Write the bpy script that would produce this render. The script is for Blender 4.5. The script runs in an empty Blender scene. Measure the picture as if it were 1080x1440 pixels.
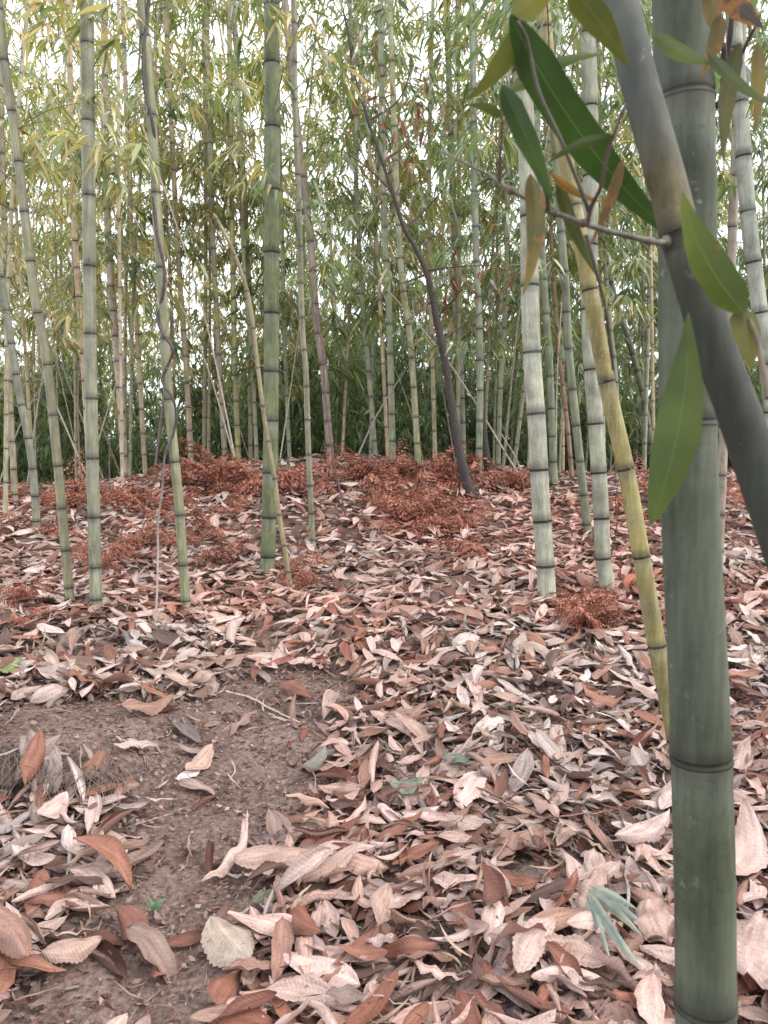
import bpy, math
import numpy as np
from mathutils import Vector
rng = np.random.default_rng(11)
PI = math.pi
sc = bpy.context.scene
COL = sc.collection

# ------------------------------------------------------------------ camera model
CZ, PITCH, FPX = 1.42, math.radians(4.5), 1130.0
cp, sp = math.cos(PITCH), math.sin(PITCH)
def ray(px, py):
    a = (px-540)/FPX; b = -(py-720)/FPX
    return np.array([a, cp+b*sp, -sp+b*cp])
def at(px, py, Y):
    d = ray(px, py); return np.array([0, 0, CZ]) + d*(Y/d[1])
# ------------------------------------------------------------------ ground
_t = np.array([(-60,-4),(-20,-1.5),(-4,-.3),(0,0.0),(1.5,.05),(2.6,.14),(4.5,.43),(7,.74),(9,.97),(10.3,1.04),(11.5,.93),(14,.35),
      (20,-1.2),(40,-4.5),(90,-7),(3000,-7)], float)
_ty = np.arange(-60, 120, .05); _tz = np.interp(_ty, _t[:,0], _t[:,1])
_k = np.exp(-np.linspace(-2.5,2.5,25)**2); _k /= _k.sum()
_tz = np.convolve(np.pad(_tz, 12, mode='edge'), _k, 'valid')
_lat = rng.random((64,64))
def vnoise(x, y, s, off=0.0):
    x = np.asarray(x, float)/s+off+100.3; y = np.asarray(y, float)/s+off*1.7+100.7
    xi = np.floor(x).astype(int); yi = np.floor(y).astype(int)
    fx = x-xi; fy = y-yi; fx = fx*fx*(3-2*fx); fy = fy*fy*(3-2*fy)
    g = lambda a,b: _lat[a%64, b%64]
    return ((g(xi,yi)*(1-fx)+g(xi+1,yi)*fx)*(1-fy)+(g(xi,yi+1)*(1-fx)+g(xi+1,yi+1)*fx)*fy)-.5
def sig(v): return 1/(1+np.exp(-np.clip(v,-40,40)))
def ground0(x, y):
    x = np.asarray(x, float); y = np.asarray(y, float)
    z = np.interp(y, _ty, _tz)
    z = z + .20*np.exp(-((x+.7)/1.9)**2)*np.exp(-((y-9.6)/2.0)**2)
    z = z - .17*sig((-x-2.9)/.6)*np.exp(-((y-9)/3.5)**2)
    z = z + .10*vnoise(x,y,1.7)*np.clip((y-1)/3,.2,1) + .05*vnoise(x,y,.6,3)
    # little soil bank on the left of the bare path
    b = sig((y-2.86-.12*vnoise(x,y,.3,5))/.035)*sig((-x-.93)/.09)*np.exp(-np.clip(y-2.86,0,9)/.8)
    z = z + .13*b
    # hollow of the worn path
    z = z - .04*np.exp(-((x+.62-.16*(y-2.2))/.33)**2)*np.exp(-((y-2.5)/1.1)**2)
    return z
def ground_hit(px, py):
    d = ray(px, py); o = np.array([0,0,CZ]); t = .6
    while t < 60:
        p = o+d*t
        if p[2] <= float(ground0(p[0], p[1])): break
        t += .01+t*.002
        if p[1]>11.3: return np.array([ (px-540)/FPX*10.9, 10.9, float(ground0((px-540)/FPX*10.9,10.9))])
    return p
# ------------------------------------------------------------------ mesh helpers
def mk(name, V, faces, mat, C=None, UV=None, parent=None, smooth=True):
    V = np.asarray(V, np.float32).reshape(-1,3)
    me = bpy.data.meshes.new(name)
    me.vertices.add(len(V)); me.vertices.foreach_set('co', V.ravel())
    idx, tot = [], []
    for f in faces:
        f = np.asarray(f, np.int32)
        if f.size == 0: continue
        idx.append(f.ravel()); tot.append(np.full(len(f), f.shape[1], np.int32))
    idx = np.concatenate(idx); tot = np.concatenate(tot)
    me.loops.add(len(idx)); me.loops.foreach_set('vertex_index', idx)
    me.polygons.add(len(tot))
    st = np.concatenate([[0], np.cumsum(tot)[:-1]]).astype(np.int32)
    me.polygons.foreach_set('loop_start', st); me.polygons.foreach_set('loop_total', tot)
    me.polygons.foreach_set('use_smooth', np.full(len(tot), smooth))
    if C is not None:
        C = np.asarray(C, np.float32)
        if C.shape[1] == 3: C = np.concatenate([C, np.zeros((len(C),1),np.float32)],1)
        a = me.attributes.new('Col','FLOAT_COLOR','POINT'); a.data.foreach_set('color', C.ravel())
    if UV is not None:
        a = me.attributes.new('uvw','FLOAT_VECTOR','POINT'); a.data.foreach_set('vector', np.asarray(UV,np.float32).ravel())
    me.materials.append(mat); me.update(); me.validate()
    o = bpy.data.objects.new(name, me); COL.objects.link(o)
    if parent is not None: o.parent = parent
    return o
def thing(name, label, cat, loc=(0,0,0), group=None):
    o = bpy.data.objects.new(name, None); COL.objects.link(o); o.empty_display_size=.1
    o.location = loc; o['label']=label; o['category']=cat
    if group: o['group']=group
    return o
def tag(o, label, cat, group=None, kind=None):
    if label: o['label']=label
    if cat: o['category']=cat
    if group: o['group']=group
    if kind: o['kind']=kind
    return o
class Acc:
    def __init__(s): s.V=[];s.C=[];s.U=[];s.F={};s.n=0
    def add(s, V, F, C, U=None):
        V=np.asarray(V,float).reshape(-1,3)
        C=np.asarray(C,float); C=np.broadcast_to(C,(len(V),C.shape[-1])) if C.ndim==1 else C
        if C.shape[1]==3: C=np.concatenate([C,np.zeros((len(C),1))],1)
        s.V.append(V); s.C.append(C); s.U.append(np.zeros((len(V),3)) if U is None else U)
        for f in F:
            f=np.asarray(f)
            if f.size: s.F.setdefault(f.shape[1],[]).append(f+s.n)
        s.n+=len(V)
    def make(s, name, mat, parent=None, origin=None, smooth=True):
        V=np.concatenate(s.V)
        if origin is not None: V=V-np.asarray(origin)
        return mk(name,V,[np.concatenate(f) for f in s.F.values()],mat,np.concatenate(s.C),np.concatenate(s.U),parent,smooth)
def catmull(P, n=10):
    P=np.asarray(P,float)
    if len(P)<3:
        t=np.linspace(0,1,n+1)[:,None]; return P[0]*(1-t)+P[-1]*t
    Q=np.concatenate([[2*P[0]-P[1]],P,[2*P[-1]-P[-2]]]); out=[]
    for i in range(1,len(Q)-2):
        t=np.linspace(0,1,n,endpoint=False)[:,None]
        a,b,c,d=Q[i-1],Q[i],Q[i+1],Q[i+2]
        out.append(.5*((2*b)+(c-a)*t+(2*a-5*b+4*c-d)*t**2+(-a+3*b-3*c+d)*t**3))
    out.append(P[-1:]); return np.concatenate(out)
def arclen(P): return np.concatenate([[0],np.cumsum(np.linalg.norm(np.diff(P,axis=0),axis=1))])
def samp(P,S,s): return np.stack([np.interp(s,S,P[:,k]) for k in range(3)],-1)
def tube(P, R, sides=6, cap=True):
    P=np.asarray(P,float); n=len(P); R=np.broadcast_to(np.asarray(R,float),(n,))
    T=np.gradient(P,axis=0) if n>2 else np.repeat((P[1]-P[0])[None],n,0)
    T=T/np.maximum(np.linalg.norm(T,axis=1,keepdims=True),1e-9)
    ref=np.array([0,1.,0]) if abs(T[0][2])>.5 else np.array([0,0,1.])
    A=np.cross(T,ref); A/=np.maximum(np.linalg.norm(A,axis=1,keepdims=True),1e-9); B=np.cross(T,A)
    th=np.arange(sides)*2*PI/sides
    V=P[:,None]+R[:,None,None]*(np.cos(th)[None,:,None]*A[:,None]+np.sin(th)[None,:,None]*B[:,None])
    i=np.arange(n-1)[:,None]*sides; j=np.arange(sides)[None]; k=(j+1)%sides
    F=np.stack([i+j,i+k,i+sides+k,i+sides+j],-1).reshape(-1,4)
    fs=[F]
    V=V.reshape(-1,3)
    if cap:
        V=np.concatenate([V,P[-1:]]); b=(n-1)*sides
        fs.append(np.stack([b+np.arange(sides),b+(np.arange(sides)+1)%sides,np.full(sides,n*sides)],-1))
    return V,fs
# ------------------------------------------------------------------ materials
def newmat(name):
    m=bpy.data.materials.new(name); m.use_nodes=True; nt=m.node_tree; nt.nodes.clear()
    out=nt.nodes.new('ShaderNodeOutputMaterial'); return m,nt,out
def N(nt,t,**kw):
    n=nt.nodes.new(t)
    for k,v in kw.items():
        if k.startswith('i_'):
            key=k[2:]; n.inputs[int(key) if key.isdigit() else key.replace('_',' ')].default_value=v
        else: setattr(n,k,v)
    return n
def math_(nt,op,a,b=None,c=None,clamp=False):
    n=nt.nodes.new('ShaderNodeMath'); n.operation=op; n.use_clamp=clamp
    for i,x in enumerate((a,b,c)):
        if x is None: continue
        if isinstance(x,(int,float)): n.inputs[i].default_value=x
        else: nt.links.new(x,n.inputs[i])
    return n.outputs[0]
def mixc(nt,fac,a,b,mode='MIX'):
    n=nt.nodes.new('ShaderNodeMix'); n.data_type='RGBA'; n.blend_type=mode
    for s,x in ((n.inputs[0],fac),(n.inputs[6],a),(n.inputs[7],b)):
        if isinstance(x,(int,float)): s.default_value=x
        elif isinstance(x,tuple): s.default_value=x if len(x)==4 else (*x,1)
        else: nt.links.new(x,s)
    return n.outputs[2]
def noise(nt,vec,scale,detail=3,rough=.55):
    n=N(nt,'ShaderNodeTexNoise'); n.inputs['Scale'].default_value=scale; n.inputs['Detail'].default_value=detail; n.inputs['Roughness'].default_value=rough
    if vec is not None: nt.links.new(vec,n.inputs['Vector'])
    return n.outputs['Fac']
def maprange(nt,v,a,b,c,d):
    n=N(nt,'ShaderNodeMapRange'); nt.links.new(v,n.inputs[0])
    for i,x in enumerate((a,b,c,d)): n.inputs[i+1].default_value=x
    return n.outputs[0]
def bump(nt,h,strength,dist):
    b=N(nt,'ShaderNodeBump'); b.inputs['Strength'].default_value=strength; b.inputs['Distance'].default_value=dist
    nt.links.new(h,b.inputs['Height']); return b.outputs[0]

def mat_culm(name, near=False):
    m,nt,out=newmat(name); L=nt.links
    at_=N(nt,'ShaderNodeAttribute',attribute_name='Col'); tc=N(nt,'ShaderNodeTexCoord')
    mp=N(nt,'ShaderNodeMapping'); mp.inputs['Scale'].default_value=(1,1,.12); L.new(tc.outputs['Object'],mp.inputs[0])
    geo=N(nt,'ShaderNodeObjectInfo')
    st=noise(nt,mp.outputs[0],120 if near else 70,4)
    bl=noise(nt,tc.outputs['Object'],9 if near else 6,4,.6)
    sp_=noise(nt,tc.outputs['Object'],95 if near else 45,5,.7)
    c=mixc(nt,1.0,at_.outputs['Color'],mixc(nt,maprange(nt,st,.3,.7,0,1),(.80,.80,.80),(1.12,1.12,1.12)),'MULTIPLY')
    c=mixc(nt,maprange(nt,bl,.42,.66,0,.75),c,mixc(nt,1.0,c,(.60,.59,.58),'MULTIPLY'))
    c=mixc(nt,math_(nt,'MULTIPLY',maprange(nt,sp_,.56,.68,0,.6),maprange(nt,bl,.35,.6,.15,1)),c,(.035,.032,.03))
    c=mixc(nt,maprange(nt,noise(nt,tc.outputs['Object'],3.1,2),.5,.72,0,.18),c,(.42,.44,.38))
    md=noise(nt,mp.outputs[0],34,5,.65)
    c=mixc(nt,1.0,c,mixc(nt,maprange(nt,md,.35,.65,0,1),(.74,.74,.76),(1.12,1.13,1.09)),'MULTIPLY')
    lich=noise(nt,tc.outputs['Object'],52,4,.6)
    c=mixc(nt,math_(nt,'MULTIPLY',maprange(nt,lich,.60,.68,0,.35),maprange(nt,bl,.5,.6,0,1)),c,(.34,.36,.32))
    p=N(nt,'ShaderNodeBsdfPrincipled'); L.new(c,p.inputs['Base Color'])
    L.new(maprange(nt,bl,.3,.7,.55 if near else .34,.75 if near else .55),p.inputs['Roughness']); p.inputs['Specular IOR Level'].default_value=.22 if near else .36
    L.new(bump(nt,math_(nt,'ADD',st,math_(nt,'MULTIPLY',sp_,.6)),.25,.0012),p.inputs['Normal'])
    L.new(p.outputs[0],out.inputs[0]); return m
def mat_leaf(name, veins=False, trans=.35, gloss=.12):
    m,nt,out=newmat(name); L=nt.links
    at_=N(nt,'ShaderNodeAttribute',attribute_name='Col'); c=at_.outputs['Color']
    nrm=None
    tc=N(nt,'ShaderNodeTexCoord')
    if veins:
        uv=N(nt,'ShaderNodeAttribute',attribute_name='uvw'); sx=N(nt,'ShaderNodeSeparateXYZ'); L.new(uv.outputs['Vector'],sx.inputs[0])
        u,v=sx.outputs[0],sx.outputs[1]; av=math_(nt,'ABSOLUTE',v)
        w=math_(nt,'SINE',math_(nt,'MULTIPLY',v,42.0))
        w2=maprange(nt,w,-1,1,0,1)
        c=mixc(nt,1.0,c,mixc(nt,w2,(.94,.94,.94),(1.03,1.03,1.03)),'MULTIPLY')
        big=noise(nt,tc.outputs['Object'],14,3)
        c=mixc(nt,1.0,c,mixc(nt,maprange(nt,big,.3,.7,0,1),(.55,.62,.66),(1.3,1.22,1.1)),'MULTIPLY')
        c=mixc(nt,maprange(nt,av,0,.05,.35,0),c,(.22,.27,.09))
        sp1=noise(nt,tc.outputs['Object'],42,4,.65)
        age=at_.outputs['Alpha']
        edge=math_(nt,'MULTIPLY',maprange(nt,av,.25,1.0,0.0,.20),maprange(nt,u,.2,.9,.2,1))
        k=math_(nt,'ADD',sp1,math_(nt,'ADD',math_(nt,'MULTIPLY',age,.22),math_(nt,'MULTIPLY',edge,age)))
        c=mixc(nt,maprange(nt,k,.72,.84,0,.85),c,(.30,.12,.02))
        c=mixc(nt,maprange(nt,k,.84,.93,0,.8),c,(.11,.05,.02))
        nrm=bump(nt,w,.12,.0004)
    d=N(nt,'ShaderNodeBsdfDiffuse'); t=N(nt,'ShaderNodeBsdfTranslucent'); g=N(nt,'ShaderNodeBsdfGlossy'); g.inputs['Roughness'].default_value=.42
    g.inputs['Color'].default_value=(.8,.85,.9,1)
    L.new(c,d.inputs[0]); L.new(mixc(nt,1.0,c,(1.18,1.18,.85),'MULTIPLY'),t.inputs[0])
    m1=N(nt,'ShaderNodeMixShader'); m1.inputs[0].default_value=trans; L.new(d.outputs[0],m1.inputs[1]); L.new(t.outputs[0],m1.inputs[2])
    lw=N(nt,'ShaderNodeLayerWeight'); lw.inputs[0].default_value=.35
    m2=N(nt,'ShaderNodeMixShader'); L.new(math_(nt,'ADD',math_(nt,'MULTIPLY',lw.outputs['Fresnel'],gloss*.9),gloss*.12),m2.inputs[0]); L.new(m1.outputs[0],m2.inputs[1]); L.new(g.outputs[0],m2.inputs[2])
    if nrm is not None:
        for n in (d,g): L.new(nrm,n.inputs['Normal'])
    L.new(m2.outputs[0],out.inputs[0]); return m
def mat_litter(name):
    m,nt,out=newmat(name); L=nt.links
    at_=N(nt,'ShaderNodeAttribute',attribute_name='Col'); c=at_.outputs['Color']
    uv=N(nt,'ShaderNodeAttribute',attribute_name='uvw'); sx=N(nt,'ShaderNodeSeparateXYZ'); L.new(uv.outputs['Vector'],sx.inputs[0])
    u,v,r=sx.outputs; av=math_(nt,'ABSOLUTE',v)
    tc=N(nt,'ShaderNodeTexCoord')
    q=math_(nt,'SUBTRACT',u,math_(nt,'MULTIPLY',av,.10))
    w=math_(nt,'PINGPONG',math_(nt,'MULTIPLY',q,17.0),.5)     # lateral veins
    line=maprange(nt,w,0,.10,1,0)
    mid=maprange(nt,av,.0,.07,1,0)
    n1=noise(nt,uv.outputs['Vector'],2.6,4,.6); n2=noise(nt,tc.outputs['Object'],85,4,.6)
    c=mixc(nt,1.0,c,mixc(nt,maprange(nt,n1,.3,.7,0,1),(.62,.56,.54),(1.22,1.24,1.26)),'MULTIPLY')
    c=mixc(nt,maprange(nt,n2,.56,.72,0,.55),c,(.10,.05,.04))
    c=mixc(nt,math_(nt,'MULTIPLY',line,.42),c,mixc(nt,1.0,c,(.55,.48,.45),'MULTIPLY'))
    c=mixc(nt,math_(nt,'MULTIPLY',mid,.5),c,mixc(nt,1.0,c,(1.3,1.25,1.15),'MULTIPLY'))
    # backs of the leaves are paler
    ge=N(nt,'ShaderNodeNewGeometry')
    c=mixc(nt,math_(nt,'MULTIPLY',ge.outputs['Backfacing'],.30),c,(.48,.36,.32))
    c=mixc(nt,1.0,c,(.99,.90,.88),'MULTIPLY')
    p=N(nt,'ShaderNodeBsdfPrincipled'); L.new(c,p.inputs['Base Color']); p.inputs['Roughness'].default_value=.62; p.inputs['Specular IOR Level'].default_value=.3
    L.new(bump(nt,math_(nt,'ADD',w,math_(nt,'MULTIPLY',n2,.5)),.6,.0022),p.inputs['Normal'])
    t=N(nt,'ShaderNodeBsdfTranslucent'); L.new(c,t.inputs[0])
    m1=N(nt,'ShaderNodeMixShader'); m1.inputs[0].default_value=.12; L.new(p.outputs[0],m1.inputs[1]); L.new(t.outputs[0],m1.inputs[2])
    L.new(m1.outputs[0],out.inputs[0]); return m
def mat_wood(name):
    m,nt,out=newmat(name); L=nt.links
    at_=N(nt,'ShaderNodeAttribute',attribute_name='Col'); tc=N(nt,'ShaderNodeTexCoord')
    mp=N(nt,'ShaderNodeMapping'); mp.inputs['Scale'].default_value=(1,1,.3); L.new(tc.outputs['Object'],mp.inputs[0])
    n=noise(nt,mp.outputs[0],90,4,.65)
    c=mixc(nt,1.0,at_.outputs['Color'],mixc(nt,maprange(nt,n,.3,.7,0,1),(.5,.5,.5),(1.4,1.4,1.4)),'MULTIPLY')
    p=N(nt,'ShaderNodeBsdfPrincipled'); L.new(c,p.inputs['Base Color']); p.inputs['Roughness'].default_value=.75
    L.new(bump(nt,n,.6,.004),p.inputs['Normal']); L.new(p.outputs[0],out.inputs[0]); return m
def mat_soil():
    m,nt,out=newmat('soil'); L=nt.links
    tc=N(nt,'ShaderNodeTexCoord'); P=tc.outputs['Object']
    a=noise(nt,P,3,4); b=noise(nt,P,60,6,.7); c2=noise(nt,P,230,5,.7)
    c=mixc(nt,maprange(nt,a,.35,.65,0,1),(.140,.095,.078),(.205,.148,.124))
    c=mixc(nt,1.0,c,mixc(nt,maprange(nt,b,.35,.65,0,1),(.45,.42,.42),(1.4,1.36,1.36)),'MULTIPLY')
    c=mixc(nt,maprange(nt,c2,.60,.70,0,.6),c,(.36,.28,.25))
    p=N(nt,'ShaderNodeBsdfPrincipled'); L.new(c,p.inputs['Base Color']); p.inputs['Roughness'].default_value=.95; p.inputs['Specular IOR Level'].default_value=.15
    L.new(bump(nt,math_(nt,'ADD',b,math_(nt,'MULTIPLY',c2,.7)),.7,.006),p.inputs['Normal'])
    L.new(p.outputs[0],out.inputs[0]); return m
M_CULM=mat_culm('culm_surface'); M_CULM_NEAR=mat_culm('culm_surface_close',True)
M_LEAF=mat_leaf('bamboo_leaf',False,.48,.10); M_BLADE=mat_leaf('bamboo_leaf_close',True,.42,.16); M_FERN=mat_leaf('dead_fern_frond',False,.15,0.0); M_LIT=mat_litter('dry_leaf'); M_WOOD=mat_wood('stem_bark'); M_SOIL=mat_soil()

# ------------------------------------------------------------------ soil sheet
def grow(a,step,lim,k=1.12):
    o=[a]; 
    while o[-1]<lim: step*=k; o.append(o[-1]+step)
    return o[1:]
xs=np.arange(-2.6,2.6,.02); xs=np.concatenate([-np.array(grow(2.6,.02,2500,1.13))[::-1],xs,grow(2.6,.02,2500,1.13)])
ys=np.arange(1.2,5.2,.016); y2=np.arange(5.2,14,.07)
ys=np.concatenate([-np.array(grow(-1.2,.03,60,1.3))[::-1],ys,y2,grow(14,.09,2800,1.12)])
X,Y=np.meshgrid(xs,ys)
Z=ground0(X,Y)
nearw=np.clip((7-Y)/3,0,1)*np.clip((3.2-np.abs(X))/.8,0,1)
Z=Z+nearw*(.022*vnoise(X,Y,.13,1)+.010*vnoise(X,Y,.05,2)+.007*vnoise(X,Y,.024,7))
nx,ny=len(xs),len(ys)
i=np.arange(ny-1)[:,None]*nx; j=np.arange(nx-1)[None]
F=np.stack([i+j,i+j+1,i+nx+j+1,i+nx+j],-1).reshape(-1,4)
tag(mk('ground',np.stack([X,Y,Z],-1),[F],M_SOIL),'bare brown soil slope under leaf litter',None,kind='structure')

# ------------------------------------------------------------------ dry leaves
PAL=np.array([(.50,.395,.35),(.44,.33,.275),(.31,.20,.155),(.21,.10,.072),(.28,.135,.09),(.12,.075,.062),(.30,.26,.245),(.52,.44,.40)])
PW=np.array([.29,.20,.15,.13,.08,.06,.03,.06]); PW/=PW.sum()
def rotm(yaw,a,b):
    n=len(yaw); cy,sy,ca,sa,cb,sb=np.cos(yaw),np.sin(yaw),np.cos(a),np.sin(a),np.cos(b),np.sin(b)
    Z0=np.zeros(n);O=np.ones(n)
    Rz=np.stack([cy,-sy,Z0,sy,cy,Z0,Z0,Z0,O],-1).reshape(-1,3,3)
    Rx=np.stack([O,Z0,Z0,Z0,ca,-sa,Z0,sa,ca],-1).reshape(-1,3,3)
    Ry=np.stack([cb,Z0,sb,Z0,O,Z0,-sb,Z0,cb],-1).reshape(-1,3,3)
    return Rz@Rx@Ry
def dry_leaves(P,L,W,cw,cl,yaw,ta,tb,col,nu,nv,flip=None,wave=None,twist=None,serr=0.0,off=None,r=rng):
    n=len(L); u=np.linspace(0,1,nu); v=np.linspace(-1,1,nv)
    U,Vv=np.meshgrid(u,v,indexing='ij')
    prof=np.sin(PI*np.clip(U,0.0,1)**.88)**.72; prof[0]=.03; prof[-1]=.0
    half=W[:,None,None]*prof
    half=half*(1+.07*np.sin(r.random((n,1,1))*6.28+U*6.28*(1.5+2.5*r.random((n,1,1)))+np.sign(Vv)*2*r.random((n,1,1)))*np.abs(Vv))
    if serr: half=half*(1+serr*(np.arange(nu)%2)[None,:,None]*np.abs(Vv)**3)
    cwu=cw[:,None,None]*(1+.7*(r.random((n,1,1))-.5)*2*(U-.5))
    asym=(r.random((n,1,1))-.5)*.5
    th=(Vv+asym*(1-Vv**2))*cwu
    yy=half*np.sin(th)/cwu; zz=half*(1-np.cos(th))/np.abs(cwu)
    cl_=np.where(np.abs(cl)<.05,.05,cl)[:,None,None]
    phi=(U-.5)*cl_; xx=L[:,None,None]*np.sin(phi)/cl_; zl=L[:,None,None]*(1-np.cos(phi))/np.abs(cl_)
    if wave is None: wave=r.random(n)**2*.05
    ph=r.random((n,1,1))*6.28; fr=1+2.5*r.random((n,1,1))
    zz=zz+wave[:,None,None]*L[:,None,None]*np.sin(ph+6.28*fr*U)*(.3+np.abs(Vv))
    for q_ in range(2):
        A_,B_=(r.random((n,1,1))-.5)*22,(r.random((n,1,1))-.5)*9
        zz=zz+W[:,None,None]*(.03+.09*r.random((n,1,1)))*np.sin(r.random((n,1,1))*6.28+A_*U+B_*Vv)
    tw=(r.normal(0,.35,n) if twist is None else twist)[:,None,None]*(U-.5)*2
    y2=yy*np.cos(tw)-zz*np.sin(tw); z2=yy*np.sin(tw)+zz*np.cos(tw)+zl*np.sign(r.random((n,1,1))-.4)
    bend=(r.random((n,1,1))-.5)*.25*L[:,None,None]; y2=y2+bend*(U-.5)**2*4
    if flip is None: flip=np.where(r.random(n)<.5,-1,1)
    z2=z2*flip[:,None,None]
    loc=np.stack([xx+0*y2,y2,z2],-1).reshape(n,-1,3)
    loc=np.einsum('nij,nkj->nki',rotm(yaw,ta,tb),loc)
    e=.06; gx=(ground0(P[:,0]+e,P[:,1])-ground0(P[:,0]-e,P[:,1]))/(2*e); gy=(ground0(P[:,0],P[:,1]+e)-ground0(P[:,0],P[:,1]-e))/(2*e)
    loc[...,2]+=loc[...,0]*gx[:,None]+loc[...,1]*gy[:,None]
    low=loc[...,2].min(1)
    V=loc+P[:,None,:]
    if off is not None: V[...,2]+=(off-low*.75)[:,None]
    k=nu*nv
    a=(np.arange(nu-1)[:,None]*nv+np.arange(nv-1)[None]).ravel()
    q=np.stack([a,a+nv,a+nv+1,a+1],-1)
    Fq=(np.arange(n)[:,None,None]*k+q[None]).reshape(-1,4)
    UV=np.stack([np.broadcast_to(U,(n,nu,nv)),np.broadcast_to(Vv,(n,nu,nv)),np.broadcast_to(r.random((n,1,1))*20,(n,nu,nv))],-1).reshape(-1,3)
    C=np.repeat(col,k,0)
    C=C*(1-.25*(np.abs(UV[:,1:2])**4)*r.random())
    return V.reshape(-1,3),Fq,C,UV
PATH=[(-40,1500),(60,1430),(95,1370),(150,1290),(200,1210),(215,1140),(200,1110),(165,1092),(0,1085),(0,1000),(130,985),(220,1000),(320,965),(420,945),(490,950),
      (490,1000),(450,1050),(455,1100),(410,1140),(385,1190),(345,1240),(335,1290),(318,1340),(305,1400),(310,1500)]
PW_=np.array([ground_hit(*p)[:2] for p in PATH])
def in_poly(x,y,poly):
    r_=np.zeros(len(x),bool); n=len(poly)
    for a in range(n):
        x1,y1=poly[a]; x2,y2=poly[(a+1)%n]
        c=((y1>y)!=(y2>y)); 
        with np.errstate(divide='ignore',invalid='ignore'): xi=(x2-x1)*(y-y1)/(y2-y1+1e-12)+x1
        r_^=c&(x<xi)
    return r_
def scatter(n,y0,y1,half):
    out=np.zeros((0,2))
    while len(out)<n:
        y=y0+(y1-y0)*rng.random(n*2); x=(rng.random(n*2)*2-1)*half(y1)
        k=np.abs(x)<half(y); p=np.stack([x,y],-1)[k]; out=np.concatenate([out,p])
    return out[:n]
def litter(n,y0,y1,half,nu,nv,Lm,stack,path_keep=.05,serr=0,r=rng):
    p=scatter(n,y0,y1,half)
    j=p+rng.normal(0,.028,p.shape)
    ins=in_poly(j[:,0],j[:,1],PW_)
    for a_ in (.045,-.045): ins|=in_poly(j[:,0]+a_,j[:,1],PW_)&(p[:,1]<3.3)
    dens=np.clip(.62+1.1*(vnoise(p[:,0],p[:,1],.42,9)+.5)-.35*(p[:,1]<4.5)*(vnoise(p[:,0],p[:,1],.17,2)+.3),.08,1)
    k=np.where(ins,rng.random(n)<path_keep,rng.random(n)<dens)
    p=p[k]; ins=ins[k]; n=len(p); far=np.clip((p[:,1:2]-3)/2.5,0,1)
    L=Lm*np.clip(rng.lognormal(0,.30,n),.4,1.65); W=L*(.115+.075*rng.random(n))
    rolled=rng.random(n)<.24
    cw=np.where(rolled,1.6+1.3*rng.random(n),.15+.95*rng.random(n)); cl=rng.normal(0,.75,n)
    ta=rng.normal(0,.22,n); tb=rng.normal(0,.16,n)
    ta=np.where(rng.random(n)<.06,ta+rng.normal(0,1,n),ta)
    off=rng.random(n)**1.3*stack*(1-.85*ins)
    ci=rng.choice(len(PAL),n,p=PW)
    # lower layers dimmed by stacking height: crevice shade put into the leaf colour
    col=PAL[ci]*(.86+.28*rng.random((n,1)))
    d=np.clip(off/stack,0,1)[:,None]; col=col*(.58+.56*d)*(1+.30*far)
    pt=vnoise(p[:,0],p[:,1],.9,4)[:,None]; col=col*(1+pt*np.array([.0,-.35,-.45]))
    P=np.concatenate([p,ground0(p[:,0],p[:,1])[:,None]],1)
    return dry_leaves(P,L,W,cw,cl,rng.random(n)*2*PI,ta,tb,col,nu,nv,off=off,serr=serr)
lit=Acc()
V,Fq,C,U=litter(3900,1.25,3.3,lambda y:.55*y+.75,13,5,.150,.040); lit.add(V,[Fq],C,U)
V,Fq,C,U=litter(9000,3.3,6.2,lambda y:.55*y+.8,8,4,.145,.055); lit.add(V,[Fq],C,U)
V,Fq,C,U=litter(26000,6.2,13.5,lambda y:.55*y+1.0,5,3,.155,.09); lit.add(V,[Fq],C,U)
V,Fq,C,U=litter(5200,1.25,3.8,lambda y:.55*y+.75,5,3,.045,.025,.30); lit.add(V,[Fq],C,U)       # broken pieces
p=scatter(11000,1.25,4.2,lambda y:.5*y+.4); ins=in_poly(p[:,0],p[:,1],PW_); p=p[~ins]; n=len(p)
L=.012+.05*rng.random(n)**1.5; P=np.concatenate([p,ground0(p[:,0],p[:,1])[:,None]],1)
V,Fq,C,U=dry_leaves(P,L,L*(.06+.3*rng.random(n)),.3+1.5*rng.random(n),rng.normal(0,.8,n),rng.random(n)*6.28,rng.normal(0,.5,n),rng.normal(0,.4,n),PAL[rng.choice(len(PAL),n,p=PW)]*(.25+.6*rng.random((n,1))),4,3,off=.003+.03*rng.random(n)); lit.add(V,[Fq],C,U)
def straw(n,y0,y1,half,l0,l1):
    p=scatter(n,y0,y1,half); L=l0+(l1-l0)*rng.random(n); W=L*(.035+.02*rng.random(n))
    col=np.array([(.50,.42,.33),(.40,.31,.22),(.28,.19,.14),(.55,.50,.43)])[rng.integers(0,4,n)]*(.7+.4*rng.random((n,1)))
    ins=in_poly(p[:,0],p[:,1],PW_); k=~ins|(rng.random(n)<.25); p,L,W,col,ins=p[k],L[k],W[k],col[k],ins[k]; n=len(p)
    P=np.concatenate([p,ground0(p[:,0],p[:,1])[:,None]],1)
    return dry_leaves(P,L,W,.3+2*rng.random(n),rng.normal(0,.6,n),rng.random(n)*6.28,rng.normal(0,.25,n),rng.normal(0,.2,n),col,9,3,off=.004+.05*rng.random(n)*(1-.9*ins))
V,Fq,C,U=straw(1500,1.3,4.5,lambda y:.55*y+.5,.07,.16); lit.add(V,[Fq],C,U)
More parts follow.
